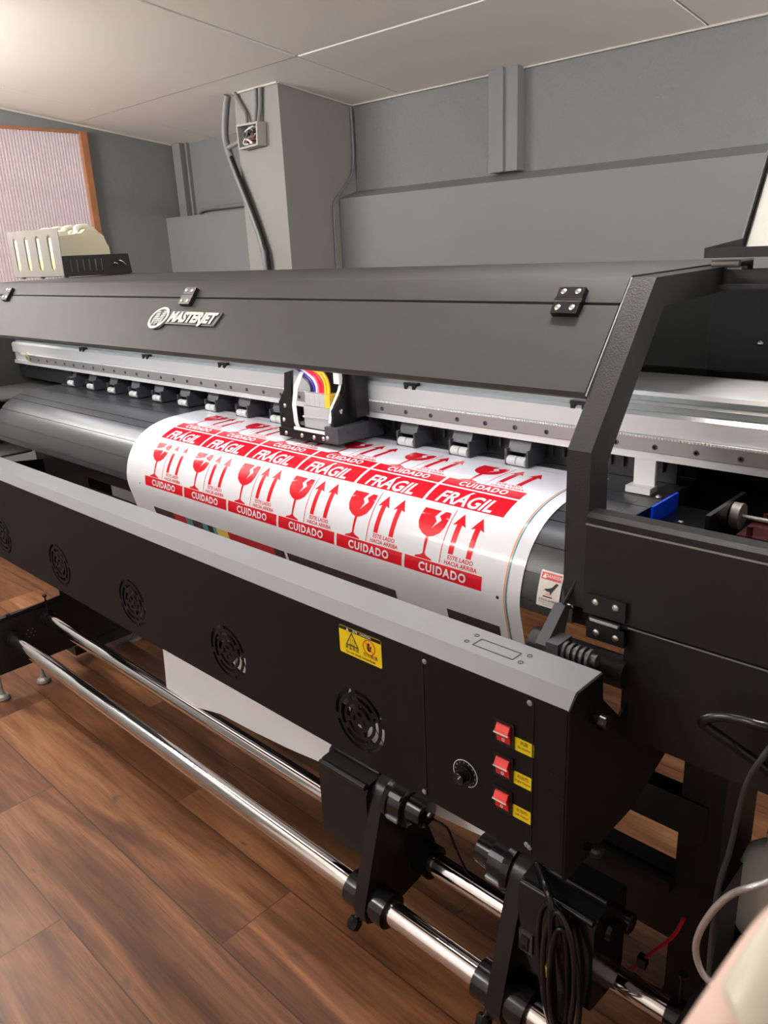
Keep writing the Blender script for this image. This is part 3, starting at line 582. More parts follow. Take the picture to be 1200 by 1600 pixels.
# rocker switches with yellow labels
def fmap(cx, cz, h): return lambda co: Vector((cx + co.x, .698 - h - co.z, cz + co.y))
for z0, t1, t2 in ((.746, '风扇', 'ElectricFan'), (.6955, '右加热', 'Right Heater'), (.644, '左加热', 'Left Heater')):
    xc = .0135 - (.746 - z0) * .02
    b = MB(); b.mesh(plate2d(rrect(-.0145, .0145, -.0175, .0175, .001), [[(-.0105, -.0135), (.0105, -.0135), (.0105, .0135), (-.0105, .0135)]], .003), lambda co: Vector((xc + co.x, .6965 - co.z, z0 + co.y))); sw = b.build('power_switch', M['plastic'], H, smooth=False)
    b = MB(); b.prism([(.698, z0 - .013), (.6945, z0 - .013), (.692, z0 + .002), (.6885, z0 + .0025), (.6900, z0 + .0065), (.694, z0 + .013), (.698, z0 + .013)], xc - .0102, xc + .0102); rk = b.build('rocker', M['redsw'], sw, bevel=.0006)
    b = MB(); b.box(xc - .0108, xc + .0106, .6873, .6886, z0 + .0018, z0 + .0036); b.build('rocker_line', M['wprint'], sw, smooth=False)
    b = MB(); b._add([Vector((xc - .0100, .6881, z0 + .0037)), Vector((xc + .0100, .6881, z0 + .0037)), Vector((xc + .0098, .6927, z0 + .0122)), Vector((xc - .0098, .6927, z0 + .0122))], [(0, 1, 2, 3)]); b.build('rocker_top', M['redsw_hi'], sw, smooth=False)
    b = MB(); b.mesh(plate2d(circ(0, 0, .0022, 16), [circ(0, 0, .0014, 16)], .0003), lambda co: Vector((xc + co.x, .6939 - .0005 - co.z + .0, z0 - .0085 + co.y))); b.mesh(plate2d([(-.0006, -.0015), (.0006, -.0015), (.0006, .0015), (-.0006, .0015)], [], .0003), lambda co: Vector((xc - .003 + co.x, .6925 - co.z, z0 - .0005 + co.y)))
    b.build('switch_mark', M['wprint'], sw, smooth=False)
    lx = xc + .0285; lz = z0 - .009
    b = MB(); b.mesh(plate2d(rrect(-.014, .014, -.0095, .0095, .0012), [], .0004), fmap(lx, lz, .0003)); b.mi = 1; b.mesh(text_mesh(t1, .0058, .00005), fmap(lx, lz + .004, .0006)); b.mesh(text_mesh(t2, .0044, .00005), fmap(lx, lz - .003, .0006)); b.build('switch_label', [M['ylab'], M['ink']], H, smooth=False)
# speed knob
kx, kz = -.051, .653
b = MB(); b.mesh(plate2d(sector(0, 0, .0195, .0205, -75, 215, 40), [], .0004), fmap(kx, kz, .0004))
for k in range(11):
    a = math.radians(-60 + k * 26); b.mesh(text_mesh(str(k), .0035), lambda co, a=a: Vector((kx + .0165 * math.cos(a) + co.x, .6975, kz + .0165 * math.sin(a) + co.y)))
b.build('knob_dial', M['wprint'], H, smooth=False)
b = MB(); b.lathe([(0, .0125), (.003, .0125), (.0035, .010), (.016, .009), (.017, .008)], (kx, .698, kz), (0, -1, 0), 28); kn_ = b.build('speed_knob', M['gloss'], H)
b = MB(); b.box(kx - .0006, kx + .0006, .6806, .6811, kz + .001, kz + .009, Matrix.Rotation(math.radians(35), 3, 'Y'), (kx, .681, kz)); b.build('knob_pointer', mat('pale_blue_pointer', (0.6, 0.75, 0.8), 0.4), kn_, smooth=False)
# yellow caution sticker
cx, cz = -.2425, .781
b = MB(); b.mesh(plate2d(rrect(-.0435, .0435, -.0225, .0225, .003), [], .0004), fmap(cx, cz, .0003)); b.mi = 1
b.mesh(plate2d([(-.043, .0165), (.043, .0165), (.043, .0222), (-.043, .0222)], [], .0003), fmap(cx, cz, .0006))
tri = lambda s: [(-s * .98, -s * .62), (s * .98, -s * .62), (0, s * 1.05)]
b.mesh(plate2d([(x - .0165, y + .002) for x, y in tri(.0138)], [[(x - .0165, y + .002) for x, y in tri(.0108)]], .0003), fmap(cx, cz, .0006))
b.mesh(flat2d([(-.0225, -.004), (-.0105, -.004), (-.0105, -.003), (-.0225, -.003)]), fmap(cx, cz, .0006))
for k in range(3): b.mesh(flat2d([(-.0205 + k * .004, -.002), (-.019 + k * .004, .001), (-.0205 + k * .004, .003), (-.0185 + k * .004, .006), (-.0175 + k * .004, .006), (-.0195 + k * .004, .003), (-.018 + k * .004, .001), (-.0195 + k * .004, -.002)]), fmap(cx, cz, .0006))
b.mesh(text_mesh('高温表面', .0068, .00012, 0, 1.15), fmap(cx - .017, cz - .0105, .0006)); b.mesh(text_mesh('切勿触摸', .0068, .00012, 0, 1.15), fmap(cx + .021, cz - .0105, .0006)); b.mesh(text_mesh('Do not touch hotsurfaces', .0058, .00018), fmap(cx, cz - .0178, .0006))
b.mesh(flat2d([(.0185, .0105), (.0205, .0105), (.0205, .004), (.023, .007), (.0242, .006), (.0218, -.003), (.0165, -.003), (.0145, .001), (.0145, .008), (.0158, .008), (.0162, .010), (.0175, .010)]), fmap(cx, cz, .0007))
b.mi = 2; b.mesh(plate2d(circ(.019, .0035, .0125, 30), [circ(.019, .0035, .011, 30)], .0003), fmap(cx, cz, .0008)); b.mesh(flat2d([(.0102, .0112), (.0113, .0123), (.0278, -.0042), (.0267, -.0053)]), fmap(cx, cz, .0009))
b.mi = 3; b.mesh(text_mesh('注意', .0052, .0001), fmap(cx - .009, cz + .0195, .0009)); b.mesh(text_mesh('CAUTION', .0050, .0001), fmap(cx + .012, cz + .0195, .0009)); b.mesh(plate2d([(-.028, .0172), (-.022, .0172), (-.025, .0222)], [], .0003), fmap(cx, cz, .0007))
b.build('caution_sticker', [M['ylab'], M['ink'], M['rprint'], M['pale']], H, smooth=False)
# cut-outs marked on the top plate
b = MB(); tmap = lambda co: Vector((co.x, co.y, .8304 + co.z))
b.mesh(plate2d([(-.0625, .7305), (.0015, .7305), (.0015, .7515), (-.0625, .7515)], [[(-.0612, .7318), (.0002, .7318), (.0002, .7502), (-.0612, .7502)]], .0004), tmap)
for x, y in ((-.073, .755), (-.074, .734), (.0125, .7525), (.0125, .732)): b.mesh(plate2d(circ(x, y, .0036, 18), [circ(x, y, .0027, 18)], .0004), tmap)
b.build('top_cutout', M['ink'], H, smooth=False)
for z, y in ((.778, .751), (.586, .751)):
    b = MB(); b.lathe([(0, .006), (.012, .006), (.0121, .010), (.020, .0095), (.022, .007)], (HX1 + .003, y, z), (1, 0, 0), 18); b.build('clamp_knob', M['gloss'], H)
b = MB()
b.prism([(.79, .828), (.80, .808), (.83, .808), (.836, .825), (.85, .864), (.836, .868)], -.004, .012); b.box(.012, .03, .79, .825, .812, .835)
for k in range(5): b.lathe([(0, .013), (.004, .013)], (.032 + k * .0085, .806, .822), (1, 0, 0), 16)
b.lathe([(0, .009), (.05, .008)], (.028, .806, .822), (1, 0, 0), 14); b.build('cable_gland', M['dgrey'], H, bevel=.0008)
b = MB(); b.tube([(.004, .845, .864), (.012, .85, .885), (.02, .853, .905)], .003, 8); b.cyl((-.045, .853, .790), (.098, .853, .790), .022, 20); b.build('support_bar', M['black'], H)

# ------------------------------------------------------------------ vinyl sheet with print
PX0, PX1 = -1.213, -.085
b = MB(); ns = [i for i in range(len(PR))]; nx = 40; rows = []
ss = [.03] + SL[2:]
for s in ss: rows.append([surf(PX0 + (PX1 - PX0) * k / nx, s, .0) for k in range(nx + 1)])
def zbot(x):
    pts = [(-1.213, .215), (-1.1, .235), (-.96, .268), (-.83, .276), (-.70, .288), (-.58, .305), (-.48, .335), (-.346, .334), (-.25, .343), (-.17, .353), (-.085, .36)]
    for (a, za), (c, zb) in zip(pts, pts[1:]):
        if x <= c: return za + (zb - za) * (x - a) / (c - a)
    return .36
for j in range(1, 9):
    t = j / 8; r = []
    for k in range(nx + 1):
        x = PX0 + (PX1 - PX0) * k / nx; zb = zbot(x); z = .74 + (zb - .74) * t; r.append(Vector((x, .893 + .012 * math.sin(t * 2.2) - .012 * t * t, z)))
    rows.append(r)
vs = [v for r in rows for v in r]; W_ = nx + 1
b._add(vs, [(j * W_ + k, j * W_ + k + 1, (j + 1) * W_ + k + 1, (j + 1) * W_ + k) for j in range(len(rows) - 1) for k in range(nx)])
def deco(pts, x0, s0, h, holes=[]): curved(b, flat2d(pts, holes), x0, s0, h)
GL = [(-.027, 0), (-.029, -.012), (-.0275, -.026), (-.022, -.037), (-.012, -.044), (-.003, -.047), (-.0022, -.075), (-.006, -.078), (-.017, -.0815), (-.018, -.084), (.018, -.084), (.017, -.0815), (.006, -.078), (.0022, -.075), (.003, -.047), (.012, -.044), (.022, -.037), (.0275, -.026), (.029, -.012), (.027, 0), (.016, 0), (.0085, -.0095), (.0155, -.0165), (.003, -.033), (.0075, -.020), (.0005, -.0125), (.007, 0)]
AR = [(0, 0), (-.013, -.023), (-.005, -.020), (-.005, -.069), (.005, -.069), (.005, -.020), (.013, -.023)]
def rect(x0, x1, v0, v1): return [(x0, v0), (x1, v0), (x1, v1), (x0, v1)]
texts = dict(f=text_mesh('FRÁGIL', .042, .0010, .22, 1.0), c=text_mesh('CUIDADO', .021, .0007, 0, 1.18), e=text_mesh('ESTE LADO', .0098, .0002), h=text_mesh('HACIA ARRIBA', .0098, .0002))
def fit(me, wdt, hgt=None):
    xs_ = [v.co.x for v in me.vertices]; ys_ = [v.co.y for v in me.vertices]; k = wdt / (max(xs_) - min(xs_)); ky = hgt / (max(ys_) - min(ys_)) if hgt else k; cx_ = (max(xs_) + min(xs_)) / 2; cy_ = (max(ys_) + min(ys_)) / 2
    for v in me.vertices: v.co.x = (v.co.x - cx_) * k; v.co.y = (v.co.y - cy_) * ky
fit(texts['f'], .112, .036); fit(texts['c'], .096, .0148); fit(texts['e'], .050, .0068); fit(texts['h'], .064, .0068)
for k in range(6):
    x0 = -.3115 - .1632 * k
    for row, s0 in enumerate((.191, .0225)):
        b.mi = 1
        if row == 0: deco(rect(0, .157, -.0425, 0), x0, s0, .0003)
        deco([(u + .0385, v - .0565) for u, v in GL], x0, s0, .0003)
        deco(rect(.0716, .0731, -.140, -.047), x0, s0, .0003)
        for ax in (.091, .1265): deco([(u + ax, v - .0525) for u, v in AR], x0, s0, .0003)
        curved(b, texts['e'], x0 + .112, s0 + .1265, .0003); curved(b, texts['h'], x0 + .114, s0 + .1355, .0003)
        deco(rect(0, .157, -.1645, -.1415), x0, s0, .0003)
        b.mi = 0
        if row == 0: curved(b, texts['f'], x0 + .075, s0 + .0225, .0006)
        curved(b, texts['c'], x0 + .079, s0 + .1530, .0006)
b.mi = 1; deco(rect(-1.13, -.16, -.0004, .0004), 0, .052, .0003)
b.mi = 6; deco(rect(-.114, -.1115, -.46, -.06), 0, .0, .0003)
b.mi = 4; deco(rect(-.1105, -.108, -.46, -.06), 0, .0, .0003)
b.mi = 2; deco(circ(-.1245, -.357, .0028, 14), 0, .0, .0003); deco(circ(-1.154, -.356, .0018, 14), 0, 0, .0003)
s1 = .412
for x0, x1, mi in ((-1.125, -1.04, 2), (-1.04, -.99, 7), (-.99, -.965, 4), (-.965, -.925, 2), (-.925, -.905, 4), (-.905, -.885, 2), (-.885, -.872, 4), (-.872, -.83, 5), (-.83, -.675, 7), (-.675, -.642, 2), (-.634, -.345, 2), (-.232, -.128, 2)):
    b.mi = mi; deco(rect(x0, x1, -.045, 0), 0, s1, .0003)
tag(b.build('vinyl_sheet', [M['white'], M['red'], M['ink_dark'], M['ink'], M['ink_teal'], M['ink_yellow'], M['ink_orange'], M['ink_crimson']], None, norm=False, org=(-.65, .88, .75), angle=60), 'glossy white vinyl sheet printed with red fragile labels draped over the platen', 'vinyl')

# ------------------------------------------------------------------ take-up stand and units
T = empty('take_up_stand', (-.9, .84, 0), 'pair of long chrome rods held by black end plates low in front', 'stand')
FR = Vector((0, .773, .199)); BR = Vector((0, .895, .222)); RR = .0215
b = MB(); b.cyl((-1.94, FR.y, FR.z), (.205, FR.y, FR.z), RR, 32); tag(b.build('rod', M['chrome'], T), 'front chrome rod')
b = MB(); b.cyl((-1.94, BR.y, BR.z), (.205, BR.y, BR.z), RR, 32); tag(b.build('rod', M['chrome'], T), 'back chrome rod')
for x0, x1, xc, sg in ((-1.958, -1.952, -1.965, 1), (.206, .212, .225, -1)):
    b = MB(); b.prism([(.66, .085), (.66, .20), (.70, .268), (.95, .282), (.965, .42), (1.04, .42), (1.04, .085)], x0, x1); b.box(min(x0, xc) - .02, max(x1, x0), .70, .95, .262, .266) if sg == 1 else None
    pl = b.build('end_plate', M['black'], T, bevel=.001)
    for y, z in ((FR.y, FR.z), (BR.y, BR.z)):
        b = MB(); b.cyl((x1 if sg == 1 else x0, y, z), ((x1 + .03) if sg == 1 else (x0 - .03), y, z), RR + .004, 24); b.cyl(((x1 + x0) / 2 + sg * .018, y, z), ((x1 + x0) / 2 + sg * .018, y, z + .085), .003, 8); b.lathe([(0, .007), (.006, .007)], ((x1 + x0) / 2 + sg * .018, y, z + .08), (0, 0, 1), 12); b.build('rod_clamp', M['gloss'], T)
    b = MB()
    for k in range(7):
        a = 2 * math.pi * k / 6; r = 0 if k == 6 else .014; b.cyl((x1 - .001, .835 + r * math.cos(a), .19 + r * math.sin(a)), (x1 + .0006, .835 + r * math.cos(a), .19 + r * math.sin(a)), .0026, 8)
    b.build('vent_hole', M['rack'], pl)
    for y in (.71, .845):
        b = MB(); b.lathe([(0, .02), (.006, .023), (.014, .02), (.02, .010), (.03, .006), (.088, .006)], ((x0 + x1) / 2, y, 0), (0, 0, 1), 20); b.build('levelling_foot', M['rack'], T)
def unit(name, xp, sg, label):
    """side plate at xp; core holder on the side sg, motor box on the other"""
    U = empty(name, (xp, .835, .16), label, 'take-up unit', 'take-up units on the rods')
    t = .014
    def Xs(a, c): return (min(xp + sg * a, xp + sg * c), max(xp + sg * a, xp + sg * c))
    cy, cz, rr = .832, .397, .036
    prof = []
    for a in range(10, 175, 11): prof.append((cy + rr * math.cos(math.radians(a)), cz + rr * math.sin(math.radians(a))))
    prof += [(.742, .22), (.736, .195), (.742, .172), (.76, .160), (.79, .158), (.93, .178), (.94, .215), (.93, .245)]
    b = MB(); b.prism(prof, xp - t, xp + t); side = b.build('side_plate', M['plastic'], U, bevel=.004)
    for y, z in ((FR.y, FR.z), (BR.y, BR.z)):
        b = MB(); b.lathe([(-.050, RR + .004), (-.048, RR + .011), (.048, RR + .011), (.050, RR + .004)], (xp, y, z), (1, 0, 0), 28); b.build('rod_collar', M['gloss'], U)
    b = MB(); b.cyl((xp - .022, .765, .175), (xp - .022, .745, .150), .006, 12); b.lathe([(0, .012), (.008, .015), (.02, .012)], (xp - .022, .750, .156), (0, -.6, -.8), 8); b.build('clamp_knob', M['gloss'], U)
    # core holder: stepped drum with ribs
    a0 = xp + sg * t
    b = MB(); b.lathe([(0, .042), (.012, .044), (.014, .040), (.040, .039), (.043, .034), (.044, .028), (.074, .025), (.078, .019)], (a0, cy, cz), (sg, 0, 0), 32); core = b.build('core_holder', M['gloss'], U)
    for k in range(6):
        a = 2 * math.pi * (k + .25) / 6; c_, s_ = math.cos(a), math.sin(a); q = Vector((a0 + sg * .026, cy + .040 * c_, cz + .040 * s_)); R = Matrix.Rotation(a, 3, 'X')
        b = MB(); b.box(q.x - .013, q.x + .013, q.y - .003, q.y + .003, q.z - .004, q.z + .004, R); b.build('core_grip', M['plastic'] if k % 3 else M['alu_dark'], core, bevel=.001)
    b = MB(); b.lathe([(0, .005), (.003, .004)], (a0 + sg * .078, cy, cz), (sg, 0, 0), 12); b.build('screw', M['steel'], core)
    # motor box
    x0, x1 = Xs(-t, -t - .125); b = MB(); b.prism([(.785, .265), (.785, .408), (.795, .428), (.87, .435), (.88, .423), (.88, .28), (.86, .255)], x0, x1); b.cyl((x0 + .003, .788, .424), (x1 - .003, .788, .424), .0055, 12); b.cyl((x0 + .003, .826, .4325), (x1 - .003, .826, .4325), .004, 12); box = b.build('motor_box', M['gloss'], U, bevel=.003)
    b = MB(); xe = xp - sg * (t + .125); b.lathe([(0, .012), (.006, .014), (.012, .012), (.014, .006)], (xe, .835, .418) if sg > 0 else (xe, .82, .393), (-sg, 0, 0), 18); b.lathe([(0, .016), (.02, .016), (.022, .012)], (xe, .86, .383), (-sg, 0, 0), 18) if sg < 0 else None; b.build('end_knob', M['gloss'], U)
    if sg < 0:
        b = MB(); x0b, x1b = Xs(-t, -t - .07); b.box(x0b, x1b, .80, .88, .19, .262); b.build('lower_box', M['plastic'], U, bevel=.004)
    return U, box
U1, bx1 = unit('take_up_unit', -.330, 1, 'black take-up unit with ribbed core holder facing right, left of the two')
U2, bx2 = unit('take_up_unit', -.035, -1, 'black take-up unit with small rocker switch and hanging cables, right of the two')
b = MB(); b.box(-.018, .006, .7815, .785, .30, .34); q = b.build('unit_switch', M['dgrey'], U2, bevel=.001)
b = MB(); b.box(-.012, .0, .7785, .7816, .307, .333); b.build('rocker', M['gloss'], q, bevel=.001)
b = MB(); b.mesh(text_mesh('I', .008), lambda co: Vector((-.006 + co.x, .7783, .327 + co.y))); b.mesh(plate2d(circ(0, 0, .003, 14), [circ(0, 0, .002, 14)], .0002), lambda co: Vector((-.006 + co.x, .7783, .313 + co.y))); b.build('switch_mark', M['dgrey'], q, smooth=False)
# cables bundled on the right unit
b = MB()
b.tube([(-.01, .82, .436), (.025, .785, .447), (.045, .768, .43), (.052, .76, .36), (.058, .762, .27), (.06, .765, .19), (.05, .77, .10)], .0055, 10)
b.tube([(.062, .765, .18), (.045, .758, .26), (.030, .762, .36), (.028, .77, .41), (.040, .772, .432), (.062, .768, .42), (.076, .762, .36), (.080, .76, .28), (.070, .765, .19), (.075, .772, .10)], .0042, 10)
b.tube([(.068, .768, .18), (.052, .752, .26), (.042, .755, .36), (.046, .765, .415), (.062, .768, .43), (.085, .762, .39), (.092, .758, .30), (.078, .765, .19)], .0042, 10)
b.tube([(.072, .77, .185), (.062, .75, .25), (.056, .75, .34), (.060, .76, .405), (.078, .765, .40), (.098, .76, .33), (.100, .758, .26), (.08, .765, .185), (.085, .77, .12)], .0042, 10)
cb = b.build('cable_bundle', M['cable'], None, org=(.06, .765, .1)); tag(cb, 'looped black power cables tied together and hanging from the right take-up unit', 'cable')
b = MB(); b.lathe([(-.004, .022), (.004, .022)], (.070, .766, .185), (0, 0, 1), 16); b.build('cable_tie', M['dgrey'], cb)
b = MB(); b.box(.040, .052, .752, .760, .318, .338); tag(b.build('cable_plug', M['ochre'], cb, bevel=.001), 'small ochre connector')
# thin wire from the left unit to the back rod
b = MB(); b.tube([(-.235, .84, .385), (-.23, .87, .35), (-.222, .88, .31), (-.200, .885, .262), (-.19, .893, .2475)], .0022, 8); tag(b.build('thin_wire', M['cable'], None, org=(-.22, .88, .25)), 'thin black wire running from the left take-up unit down to the back rod', 'wire')
b = MB(); b.tube([(.06, .89, .30), (.065, .92, .24), (.075, .94, .2), (.088, .95, .19), (.106, .95, .222), (.122, .955, .25), (.15, .955, .302), (.163, .955, .345)], .003, 8); rw = b.build('red_wire', M['redcable'], None, org=(.1, .95, .2)); tag(rw, 'thin red wire with black connector beside the right printer leg', 'wire')
b = MB(); b.box(.100, .114, .943, .957, .213, .232); b.build('wire_connector', M['plastic'], rw, bevel=.001)

# ------------------------------------------------------------------ ink rack and jugs on top of the printer
RX0, RX1, RZ = -2.425, -2.03, 1.284
K = empty('ink_rack', (-2.23, 1.3, RZ), 'steel and black ink rack with slotted front, on the far end of the printer top', 'rack')
hl = [rrect(RX0 + .042 + k * .088, RX0 + .072 + k * .088, .02, .128, .0148) for k in range(4)]
b = MB(); b.mesh(plate2d([(RX0, 0), (RX1 - .008, 0), (RX1 - .004, .146), (RX0, .15)], hl, .002), lambda co: Vector((co.x, 1.19 - co.z, RZ + .004 + co.y))); tag(b.build('slotted_front', M['rack'], K, smooth=False), 'steel front plate with four upright slots')
hl = [rrect(1.212 + k * .021, 1.217 + k * .021, .012, .05, .0024) for k in range(6)]
b = MB(); b.mesh(plate2d([(1.187, 0), (1.425, 0), (1.418, .062), (1.187, .062)], hl, .002), lambda co: Vector((RX1 + co.z, co.x, RZ + .004 + co.y))); b.box(RX0, RX1, 1.192, 1.42, RZ + .002, RZ + .005); b.box(RX0, RX1, 1.416, 1.418, RZ + .005, RZ + .06); b.build('tray', M['black'], K, smooth=False)
for x, y in ((RX0 + .05, 1.197), (RX0 + .2, 1.197), (RX1 - .02, 1.197), (RX1 - .02, 1.395)):
    b = MB(); b.cyl((x, y, RZ - .002), (x, y, RZ + .003), .011, 14); b.build('rack_foot', M['rack'], K)
b = MB(); b.tube([(RX1 + .002, 1.352, RZ + .03), (RX1 + .016, 1.357, RZ + .038), (RX1 + .02, 1.365, RZ + .034), (RX1 + .005, 1.372, RZ + .032)], .0022, 8); b.tube([(RX1 + .002, 1.376, RZ + .045), (RX1 + .016, 1.38, RZ + .044), (RX1 + .016, 1.395, RZ + .032), (RX1 + .004, 1.398, RZ + .03)], .0022, 8); b.build('tray_latch', M['steel'], K)
def jug(x, label):
    z0 = RZ + .0055; w_ = .036
    J = empty('ink_jug', (x, 1.29, z0), label, 'jug', 'ink jugs in the rack')
    pr_ = [(1.1935, z0), (1.372, z0), (1.378, z0 + .01), (1.374, z0 + .085), (1.366, z0 + .098), (1.366, z0 + .102), (1.36, z0 + .120), (1.335, z0 + .136), (1.30, z0 + .142), (1.285, z0 + .130), (1.1935, z0 + .118)]
    b = MB(); b.prism(pr_, x - w_, x + w_); body = b.build('jug_body', M['jug'], J, bevel=.007, seg=3)
    b = MB(); b.prism([(1.193, z0 + .008), (1.3765, z0 + .012), (1.375, z0 + .055), (1.193, z0 + .055)], x - w_ - .0006, x + w_ + .0006); tag(b.build('ink_fill', M['jugfill'], J, bevel=.004), 'pale yellow liquid')
    b = MB(); b.tube([(x, 1.285, z0 + .130), (x, 1.29, z0 + .147), (x, 1.325, z0 + .150), (x, 1.355, z0 + .128)], .009, 10); b.build('jug_handle', M['jugcap'], J)
    b = MB(); b.lathe([(0, .020), (.020, .020), (.023, .016)], (x, 1.235, z0 + .116), (0, 0, 1), 20); b.build('cap', M['jugcap'], J)
jl = ['translucent ink jug behind the leftmost slot of the steel rack', 'translucent ink jug second from the left in the steel rack', 'translucent ink jug third from the left in the steel rack', 'translucent ink jug at the right of the rack, its yellowish side facing out']
for k in range(4): jug(RX0 + .0565 + k * .088, jl[k])

# ------------------------------------------------------------------ column wiring
ZJ = 1.735
JB = empty('junction_box', (-2.267, 2.2, ZJ), 'open square electrical box with tangled wires on the column', 'electrical box')
b = MB(); b.mesh(plate2d([(-2.335, 1.735), (-2.208, 1.74), (-2.20, 1.825), (-2.338, 1.828)], [[(-2.328, 1.742), (-2.216, 1.747), (-2.209, 1.818), (-2.331, 1.821)]], .045), lambda co: Vector((co.x, 2.1755 - co.z, co.y))); b.box(-2.33, -2.21, 2.194, 2.1985, 1.742, 1.82); b.build('box_shell', mat('painted_box', (0.42, 0.40, 0.37), 0.5), JB, smooth=False)
for k, (mk, c) in enumerate((('wire_red', 0), ('wcable', 1), ('cable', 2), ('wire_green', 3), ('wcable', 4), ('wire_green', 5), ('wcable', 6), ('cable', 7))):
    b = MB(); pts = [(-2.32 + random.random() * .1, 2.165 + random.random() * .02, 1.75 + random.random() * .065) for _ in range(5)]; b.tube(pts, .004, 6, 4); b.build('wire', M[mk], JB)
b = MB(); b.tube([(-2.418, 2.185, 1.95), (-2.44, 2.185, 1.90), (-2.462, 2.185, 1.80), (-2.43, 2.185, 1.70), (-2.372, 2.185, 1.58), (-2.315, 2.187, 1.46), (-2.275, 2.187, 1.36), (-2.262, 2.187, 1.25), (-2.262, 2.187, 1.05), (-2.262, 2.187, .6)], .016, 14); cd_ = b.build('wall_conduit', M['greycable'], None, org=(-2.3, 2.187, .6)); tag(cd_, 'thick painted conduit snaking down the front of the column', 'conduit')
b = MB(); b.tube([(-2.425, 2.178, 1.72), (-2.355, 2.178, 1.585), (-2.295, 2.18, 1.46), (-2.255, 2.18, 1.36), (-2.238, 2.18, 1.25), (-2.236, 2.18, .6)], .009, 10); tag(b.build('wall_cable', M['cable'], None, org=(-2.3, 2.18, .6)), 'slim black cable following the right side of the column conduit', 'cable')
b = MB(); b.cyl((-2.335, 2.18, 1.775), (-2.445, 2.18, 1.755), .010, 14); b.build('side_conduit', M['rack'], JB)
for pts, r in (([(-2.30, 2.18, 1.826), (-2.31, 2.187, 1.87), (-2.34, 2.187, 1.91), (-2.37, 2.187, 1.953)], .007), ([(-2.245, 2.18, 1.826), (-2.24, 2.187, 1.88), (-2.232, 2.187, 1.95)], .008), ([(-2.225, 2.18, 1.826), (-2.215, 2.187, 1.88), (-2.205, 2.187, 1.95)], .008)):
    b = MB(); b.tube(pts, r, 10); b.build('feed_conduit', M['greycable'], JB)
b = MB(); b.tube([(-2.105, 2.585, zc(2.6) - .01), (-2.105, 2.585, 1.70), (-2.106, 2.56, 1.62), (-2.106, 2.50, 1.56), (-2.106, 2.46, 1.52), (-2.107, 2.45, 1.40), (-2.107, 2.45, .6)], .005, 8); tag(b.build('corner_wire', M['greycable'], None, org=(-2.105, 2.45, .6)), 'thin grey wire down the corner right of the column', 'wire')
b = MB(); b.tube([(-3.33, 2.605, 1.545), (-3.28, 2.6, 1.565), (-3.1, 2.6, 1.567), (-2.7, 2.6, 1.568), (-2.41, 2.6, 1.572)], .010, 8); tag(b.build('ledge_cable', M['greycable'], None, org=(-2.9, 2.6, 1.545)), 'grey cable lying on the wall ledge left of the column', 'cable')

# ------------------------------------------------------------------ bottle, hoses at bottom right
def bottle(c, k):
    b = MB(); b.lathe([(0, .050 * k), (.004, .056 * k), (.11 * k, .056 * k), (.135 * k, .050 * k), (.152 * k, .034 * k), (.158 * k, .022 * k), (.176 * k, .021 * k), (.178 * k, .024 * k), (.184 * k, .024 * k), (.185 * k, .017 * k), (.16 * k, .016 * k)], c, (0, 0, 1), 32)
    o = b.build('plastic_bottle', M['bottle'], None, org=c); tag(o, 'white plastic bottle with open neck standing on a black box beside the right printer leg', 'bottle'); return o
bottle(Vector((.243, 1.12, .252)), 1.0)
b = MB(); b.box(.186, .60, 1.03, 1.36, 0, .25); b.box(.186, .60, 1.03, 1.036, .25, .272); tag(b.build('black_box', M['black'], None, org=(.4, 1.2, 0), bevel=.004), 'black box on the floor carrying the white plastic bottle', 'box')
b = MB(); b.tube([(.286, .846, .78), (.315, .82, .818), (.286, .8, .819), (.259, .8, .816), (.239, .8, .812), (.222, .8, .803), (.216, .802, .794), (.222, .806, .786), (.25, .82, .765), (.29, .84, .73), (.36, .85, .66), (.45, .84, .5), (.50, .82, .2), (.52, .8, .005)], .0062, 12); tag(b.build('black_hose', M['gloss'], None, org=(.4, .82, 0)), 'shiny black hose bending at the right edge under the station', 'hose')
b = MB(); b.tube([(.292, .847, .80), (.289, .82, .79), (.285, .80, .78), (.271, .8, .733), (.262, .8, .637), (.254, .8, .565), (.25, .82, .40), (.26, .85, .2), (.28, .88, .004)], .0033, 10); tag(b.build('grey_cord', mat('dusty_grey_cord', (0.035, 0.035, 0.034), 0.6), None, org=(.27, .83, 0)), 'dusty grey cord hanging beside the right printer leg', 'cord')
b = MB(); b.tube([(.46, .846, .76), (.40, .78, .735), (.331, .7, .708), (.297, .7, .669), (.276, .7, .62), (.269, .7, .578), (.279, .7, .548), (.30, .7, .538), (.34, .7, .52), (.40, .7, .45), (.44, .72, .25), (.45, .74, .005)], .0038, 12); tag(b.build('silver_hose', M['silver'], None, org=(.4, .72, 0)), 'silvery hose in a wide loop at the bottom right', 'hose')

# ------------------------------------------------------------------ the hand close to the lens
def skin_mesh(name, chain, m):
    """chain: list of (x,y,z,r,parent index)"""
    me = bpy.data.meshes.new(name); me.from_pydata([c[:3] for c in chain], [(i, c[4]) for i, c in enumerate(chain) if c[4] is not None], [])
    o = bpy.data.objects.new(name, me); COL.objects.link(o)
    sk = o.modifiers.new('skin', 'SKIN'); sk.use_smooth_shade = True
    for i, c in enumerate(chain): me.skin_vertices[0].data[i].radius = (c[3], c[3])
    me.skin_vertices[0].data[0].use_root = True
    ss_ = o.modifiers.new('sub', 'SUBSURF'); ss_.levels = 2; ss_.render_levels = 2
    dg = bpy.context.evaluated_depsgraph_get(); dg.update(); em = bpy.data.meshes.new_from_object(o.evaluated_get(dg)); bpy.data.objects.remove(o)
    r = bpy.data.objects.new(name, em); COL.objects.link(r); em.materials.clear(); em.materials.append(m)
    for p in em.polygons: p.use_smooth = True
    return r
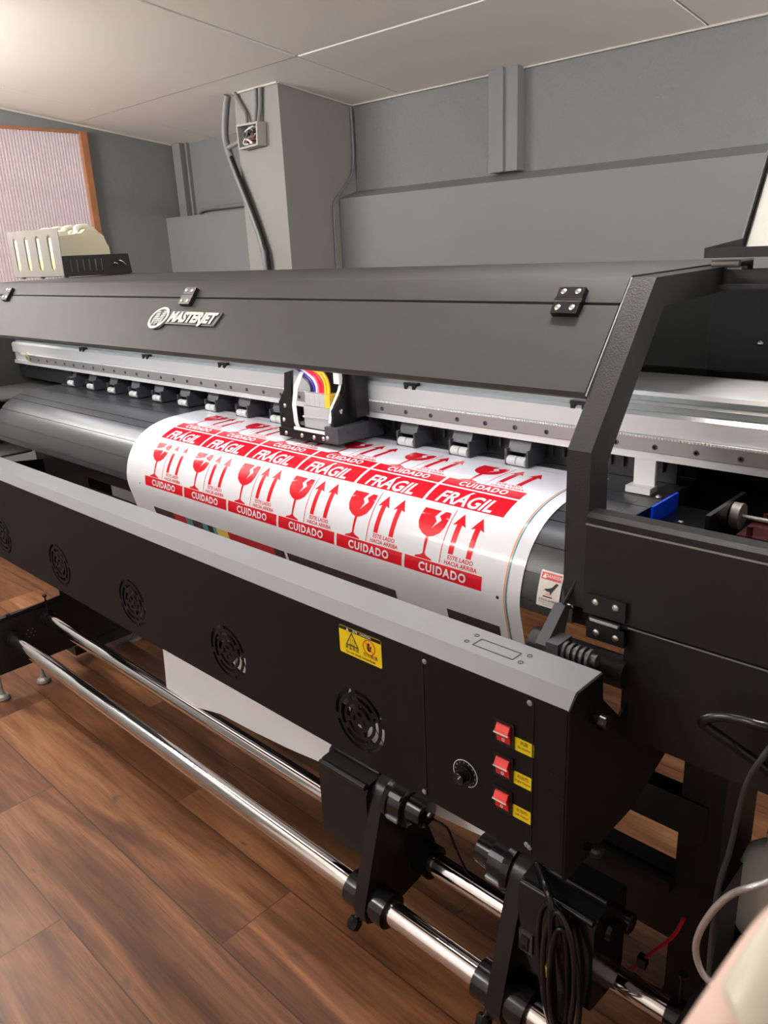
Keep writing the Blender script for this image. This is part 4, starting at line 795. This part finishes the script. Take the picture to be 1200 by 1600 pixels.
ch = [(.448, .045, 1.125, .026, None), (.438, .015, 1.092, .023, 0), (.425, -.03, 1.045, .027, 1), (.40, -.13, .95, .038, 2), (.37, -.24, .85, .042, 3),
      (.462, .066, 1.158, .0150, 0), (.4695, .0865, 1.1815, .0112, 5), (.4731, .1012, 1.1961, .0098, 6), (.4752, .1103, 1.2042, .0092, 7), (.4775, .1200, 1.2128, .0086, 8), (.4792, .1268, 1.2188, .0062, 9)]
for k, (dx, dz, L_) in enumerate(((.010, .0, 1.0), (-.010, -.004, 1.08), (-.029, -.009, 1.0), (-.046, -.016, .8))):
    n0 = len(ch); x = .448 + dx; z = 1.108 + dz
    ch += [(x, .075, z, .0105, 0), (x, .075 + .040 * L_, z - .006, .0092, n0), (x + .004, .075 + .052 * L_, z - .030, .0082, n0 + 1), (x + .006, .075 + .036 * L_, z - .044, .0072, n0 + 2)]
hand = skin_mesh('person', ch, M['skin']); tag(hand, "person's thumb with a long cream-painted nail, close in the bottom right corner", 'person')
ax_ = Vector((.0048, .018, .0169)).normalized(); nb = Vector((.4749, .1093, 1.2023)); tc_ = (Vector((.5, 0, 1.33)) - nb); nn_ = (tc_ - ax_ * tc_.dot(ax_)).normalized(); sd = ax_.cross(nn_)
b = MB(); vs = []; NL, NW = 14, 14
for j in range(NL + 1):
    t = j / NL
    for i in range(NW + 1):
        u = -1 + 2 * i / NW; w_ = .0068 * (1 - .06 * t); base = -.0015 * 0 + .0042 * (1 - math.sqrt(max(0, 1 - u * u * .96)))
        l = base + (.026 - base) * t; a = u * .86
        vs.append(nb + ax_ * l + sd * (math.sin(a) * w_ * 1.31) + nn_ * (math.cos(a) * .0088 - .0088 + .0090 + .0006 * math.sin(math.pi * min(1, t * 1.2))))
b._add(vs, [(j * (NW + 1) + i, j * (NW + 1) + i + 1, (j + 1) * (NW + 1) + i + 1, (j + 1) * (NW + 1) + i) for j in range(NL) for i in range(NW)])
nl = b.build('fingernail', M['nail'], hand); sm = nl.modifiers.new('thick', 'SOLIDIFY'); sm.thickness = .0009; sm.offset = 0
